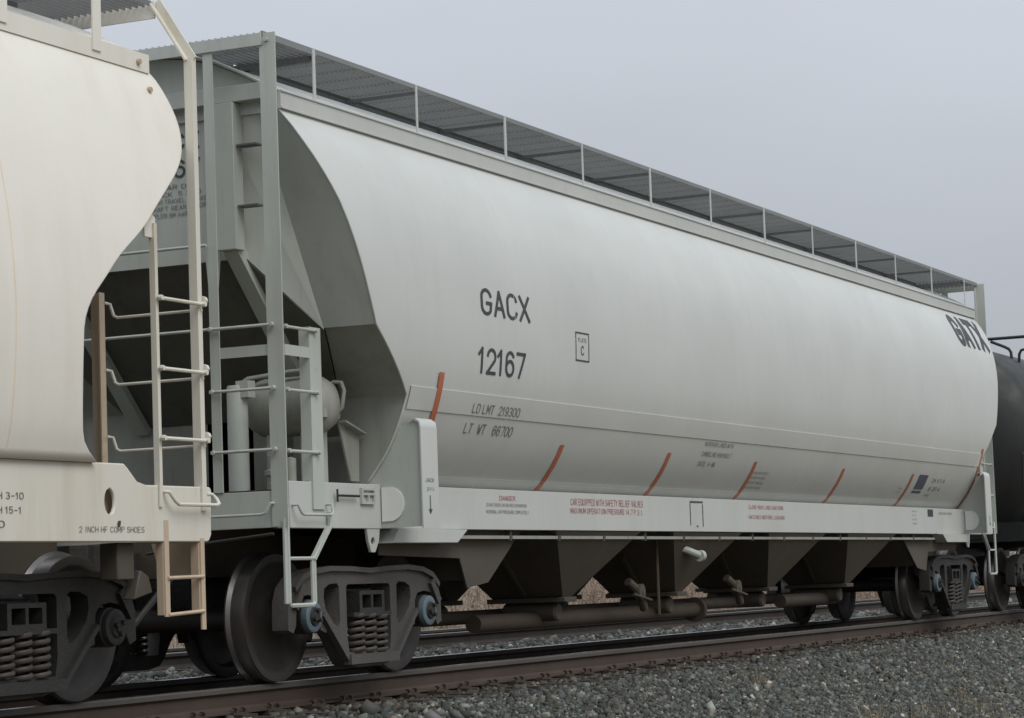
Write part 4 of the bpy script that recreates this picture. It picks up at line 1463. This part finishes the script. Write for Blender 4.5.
def cream_end(m_):
    def mbx():
        return MB(m_)
    for s in (-1, 1):
        y = s * 1.467
        # ladder: outer rail carries on over the roof edge to the platform
        mb = mbx()
        mb.box(-1.955, -1.905, *sorted((s * 1.458, s * 1.470)), 1.16, 4.05)
        mb.box(-1.955, -1.945, *sorted((s * 1.41, s * 1.458)), 1.30, 4.05)
        mb.bar((-1.93, s * 1.465, 4.04), (-1.93, s * 1.20, 4.45), .062, .012, up=(0, 1, .65))
        mb.bar((-1.95, s * 1.435, 4.035), (-1.95, s * 1.17, 4.445), .012, .06, up=(0, 1, .65))
        lad = mb.build('ladder_rail', M['cream_sill'], cr)
        mb = mbx()
        mb.box(-2.437, -2.405, *sorted((s * 1.458, s * 1.470)), 1.18, 2.93)
        mb.box(-2.437, -2.43, *sorted((s * 1.43, s * 1.458)), 1.31, 2.93)
        mb.build('ladder_rail', M['cream_sill'], cr)
        mb = mbx()
        mb.prism([(-2.52, 2.84), (-2.40, 2.84), (-2.40, 2.97), (-2.52, 3.02)], 'Y', *sorted((s * 1.44, s * 1.456)))
        mb.build('ladder_bracket', M['cream'], cr)
        for z in (2.465, 2.03, 1.60):
            mb = mbx()
            mb.tube([(-2.43, s * 1.49, z), (-1.92, s * 1.49, z)], .0125, 8)
            for xx in (-2.425, -1.93):
                mb.lathe([(0, s * .026), (.016, s * .024), (.019, 0), (0, s * -.02)], (xx, s * 1.49, z), 'Y', 8)
            mb.build('rung', M['cream_sill'], cr)
            mb = mbx()
            mb.tube([(-1.93, s * .745, z + .07), (-1.87, s * .75, z + .065), (-1.86, s * .77, z - .01), (-1.86, s * .80, z - .025), (-1.86, s * 1.44, z - .025)], .0105, 8)
            mb.lathe([(0, -.02), (.03, -.012), (.03, .012), (0, .02)], (-1.875, s * 1.46, z + .03), 'X', 8)
            mb.build('handhold', M['cream_sill'], cr)
        mb = mbx()
        mb.box(-1.935, -1.925, *sorted((s * .645, s * .745)), 1.30, 2.60)
        mb.box(-1.985, -1.935, *sorted((s * .735, s * .745)), 1.30, 2.60)
        mb.build('ladder_post', M['cream_worn'], cr)
        # low handhold with its eye at the corner
        mb = mbx()
        mb.tube([(-2.39, s * 1.46, 1.275), (-2.38, s * 1.50, 1.27), (-2.33, s * 1.51, 1.215), (-2.29, s * 1.51, 1.195), (-1.86, s * 1.51, 1.195), (-1.81, s * 1.50, 1.205), (-1.79, s * 1.47, 1.235), (-1.81, s * 1.45, 1.265), (-1.88, s * 1.45, 1.27)], .0125, 8)
        mb.build('handhold', M['cream_sill'], cr)
        # steps
        mb = mbx()
        mb.box(-2.385, -2.335, *sorted((s * 1.446, s * 1.458)), .51, 1.10)
        mb.box(-2.39, -2.38, *sorted((s * 1.40, s * 1.446)), .52, .98)
        mb.tube([(-2.36, s * 1.46, .52), (-1.955, s * 1.46, .535)], .012, 8)
        mb.tube([(-2.36, s * 1.46, .745), (-1.955, s * 1.46, .75)], .012, 8)
        mb.box(-1.975, -1.93, *sorted((s * 1.446, s * 1.458)), .42, .99)
        mb.box(-1.985, -1.975, *sorted((s * 1.39, s * 1.446)), .53, .99)
        mb.build('stirrup_step', M['cream_worn'], cr)
        mb = mbx()
        mb.prism([(s * 1.43, .97), (s * 1.43, .80), (s * 1.38, .74), (s * 1.12, .74), (s * 1.05, .97)], 'X', -1.91, -1.895)
        mb.build('corner_gusset', M['cream_worn'], cr)
        mb = mbx()
        mb.box(-2.78, -2.60, *sorted((s * 1.38, s * 1.25)), .74, .965)
        mb.prism([(-2.62, .62), (-2.42, .66), (-2.46, .76), (-2.55, .80)], 'Y', *sorted((s * 1.39, s * 1.30)))
        mb.build('bolster_bracket', M['under'], cr, bevel=.01)
        # end sheets: slope sheet in shadow behind the ladder
        mb = mbx()
        zz = list(np.linspace(3.98, 1.43, 30))
        vs, fs = [], []
        for z in zz:
            vs += [(ci(CEDGE, z) - .01, s * (ci(CPROF, z) - .012), z), (ci(CEDGE, z) - .01, 0, z)]
        for i in range(len(zz) - 1):
            fs.append((2 * i, 2 * i + 1, 2 * i + 3, 2 * i + 2))
        mb.add(vs, fs)
        mb.build('end_sheet', M['cream'], cr, angle=30)
        # posts of the running board
        for x in (-2.66, -3.62):
            mbx().box(x - .045, x + .045, *sorted((s * 1.226, s * 1.236)), 4.0, 4.42).build('board_post', M['cream'], cr)
    mb = mbx()
    mb.box(-1.865, -1.85, -1.425, 1.425, .985, 1.30)
    mb.build('end_sill', M['cream'], cr)
    mbx().box(-3.3, -1.93, -.34, .34, .78, 1.30).build('draft_sill', M['under'], cr)
    mbx().box(-1.96, -1.945, -1.20, 1.20, 4.34, 4.45).build('platform_beam', M['cream'], cr)
    mb = mbx()
    for y0 in np.arange(-1.18, 1.19, .05):
        mb.box(-2.6, -1.96, y0, y0 + .006, 4.42, 4.455)
    g_ = mb.build('end_platform', M['grating'], cr, recalc=False)
    g_['kind'] = 'stuff'
    mb = mbx()
    mb.box(-1.91, -1.45, -.075, .075, .80, .95)
    mb.prism([(-1.45, -.10), (-1.34, -.17), (-1.20, -.15), (-1.20, -.04), (-1.30, -.03), (-1.33, .05), (-1.26, .07), (-1.20, .13), (-1.36, .18), (-1.45, .10)], 'Z', .742, 1.002)
    mb.build('coupler', M['steel'], cr, bevel=.01)
    mbx().tube([(-1.88, .45, .86), (-1.75, .42, .70), (-1.5, .3, .45), (-1.25, .22, .38)], .024, 8).build('air_hose', M['steel'], cr)


cream_end(None)
for s in (-1, 1):
    mb = MB()
    for y0 in np.arange(.60, 1.2, .035):
        mb.box(2 * CR_C + 2.6, -2.6, s * y0 - .0025, s * y0 + .0025, 4.39, 4.42)
    g_ = mb.build('running_board', M['grating'], cr, recalc=False)
    g_['kind'] = 'stuff'
    MB().box(2 * CR_C + 2.6, -2.6, *sorted((s * 1.205, s * 1.222)), 4.37, 4.425).build('board_edge', M['grating_edge'], cr)
    MB().box(2 * CR_C + 2.6, -2.6, *sorted((s * .58, s * .60)), 4.32, 4.42).build('board_edge', M['darkarm'], cr)
MB().box(2 * CR_C + 2.5, -2.5, -.17, .17, .74, 1.06).build('centre_sill', M['under'], cr)
MB().prism([(-4.5, 1.3), (-16, 1.3), (-15, .6), (-5.6, .6)], 'Y', -1.15, 1.15).build('hopper', M['under'], cr)
truck(cr, -2.44 - .889, False)
truck(cr, 2 * CR_C + 2.44 + .889, False)


# ================================================================== the black tank car
TX0 = 19.72
tk = empty('tank_car', (TX0 + 7.5, 0, 0))
tag(tk, 'black tank car behind the grey hopper at the right edge', 'tank car', 'freight cars of the train')
TLEN = 15.2
tz, trd = 2.40, 1.53
pr = []
for i in range(9):
    a = R(90 - 90 * i / 8)
    pr.append((trd * math.cos(a), -.02 + .55 * (1 - math.sin(a))))
body_t = MB().lathe(pr + [(trd, 2.9), (trd, 6), (trd, 9), (trd, TLEN - .53)] + [(r_, TLEN - t_) for r_, t_ in reversed(pr[:-1])], (TX0, 0, tz), 'X', 64).build('tank', M['tank'], tk, angle=40)
for x in (.56, 3.6, 6.2, 8.9, 11.6, 14.2):
    MB().lathe([(trd, x - .02), (trd + .006, x), (trd, x + .02)], (TX0, 0, tz), 'X', 64).build('weld_seam', M['tank'], body_t)
for m_ in (None, lambda v: (2 * TX0 + TLEN - v[0], v[1], v[2])):
    mb = MB(m_)
    mb.box(TX0 - .05, TX0 + 3.0, -.35, .35, .78, 1.06)
    mb.build('stub_sill', M['tank'], tk)
    mb = MB(m_)
    mb.prism([(-1.2, 1.06), (-1.35, 1.9), (-1.3, 1.95), (1.3, 1.95), (1.35, 1.9), (1.2, 1.06)], 'X', TX0 + 1.2, TX0 + 1.5)
    mb.build('saddle', M['tank'], tk)
    mb = MB(m_)
    mb.prism([(-1.30, 1.18), (-1.30, .98), (-.5, .86), (.5, .86), (1.30, .98), (1.30, 1.18)], 'X', TX0 + 1.55, TX0 + 2.0)
    mb.build('body_bolster', M['tank'], tk)
    mb = MB(m_)
    mb.box(TX0 - .1, TX0 - .08, -1.4, 1.4, .98, 1.25)
    mb.box(TX0 - .08, TX0 + .9, -1.4, 1.4, 1.20, 1.215)
    mb.build('end_platform', M['tank'], tk)
    for s in (-1, 1):
        mb = MB(m_)
        mb.tube([(TX0 - .05, s * 1.38, 1.2), (TX0 - .05, s * 1.38, 2.2), (TX0 + .1, s * 1.5, 2.25), (TX0 + 3, s * 1.6, 2.25)], .018, 8)
        mb.build('side_handrail', M['tank'], tk)
        mb = MB(m_)
        mb.tube([(TX0 - .02, s * 1.36, 1.15), (TX0 - .02, s * 1.36, .45), (TX0 + .4, s * 1.36, .45), (TX0 + .4, s * 1.36, 1.15)], .02, 6)
        mb.build('stirrup_step', M['tank'], tk)
    mb = MB(m_)
    mb.box(TX0 - .55, TX0 - .05, -.075, .075, .80, .95)
    mb.prism([(TX0 - .50, -.10), (TX0 - .61, -.17), (TX0 - .75, -.15), (TX0 - .75, -.04), (TX0 - .62, .05), (TX0 - .75, .13), (TX0 - .59, .18), (TX0 - .50, .10)], 'Z', .74, 1.0)
    mb.build('coupler', M['steel'], tk, bevel=.01)
# railings of the walkway on top
for (a, b) in (((22.0, -.30, 4.06), (22.0, -1.55, 4.06)),):
    MB().tube([a, b], .024, 8).build('top_railing', M['tank'], tk)
MB().tube([(22.0, -.42, 4.02), (22.0, -.62, 3.93), (22.0, -.69, 3.89), (22.0, -.72, 3.84), (22.0, -.74, 3.62)], .022, 8).build('railing_loop', M['tank'], tk)
MB().tube([(22.0, -.83, 3.60), (22.0, -.845, 3.80), (22.0, -.88, 3.86), (22.0, -.95, 3.87), (22.0, -1.5, 3.87), (22.0, -1.55, 4.06)], .022, 8).build('railing_loop', M['tank'], tk)
MB().tube([(22.0, -1.55, 4.06), (22.0, -1.55, 3.0)], .022, 8).build('railing_post', M['tank'], tk)
MB().box(21.8, 23.4, -1.50, .6, 3.50, 3.53).build('top_walkway', M['tank'], tk)
truck(tk, TX0 + .6 + .889, False)
truck(tk, TX0 + TLEN - .6 - .889, False)

for o in bpy.data.objects:
    if '_org' in o:
        del o['_org']
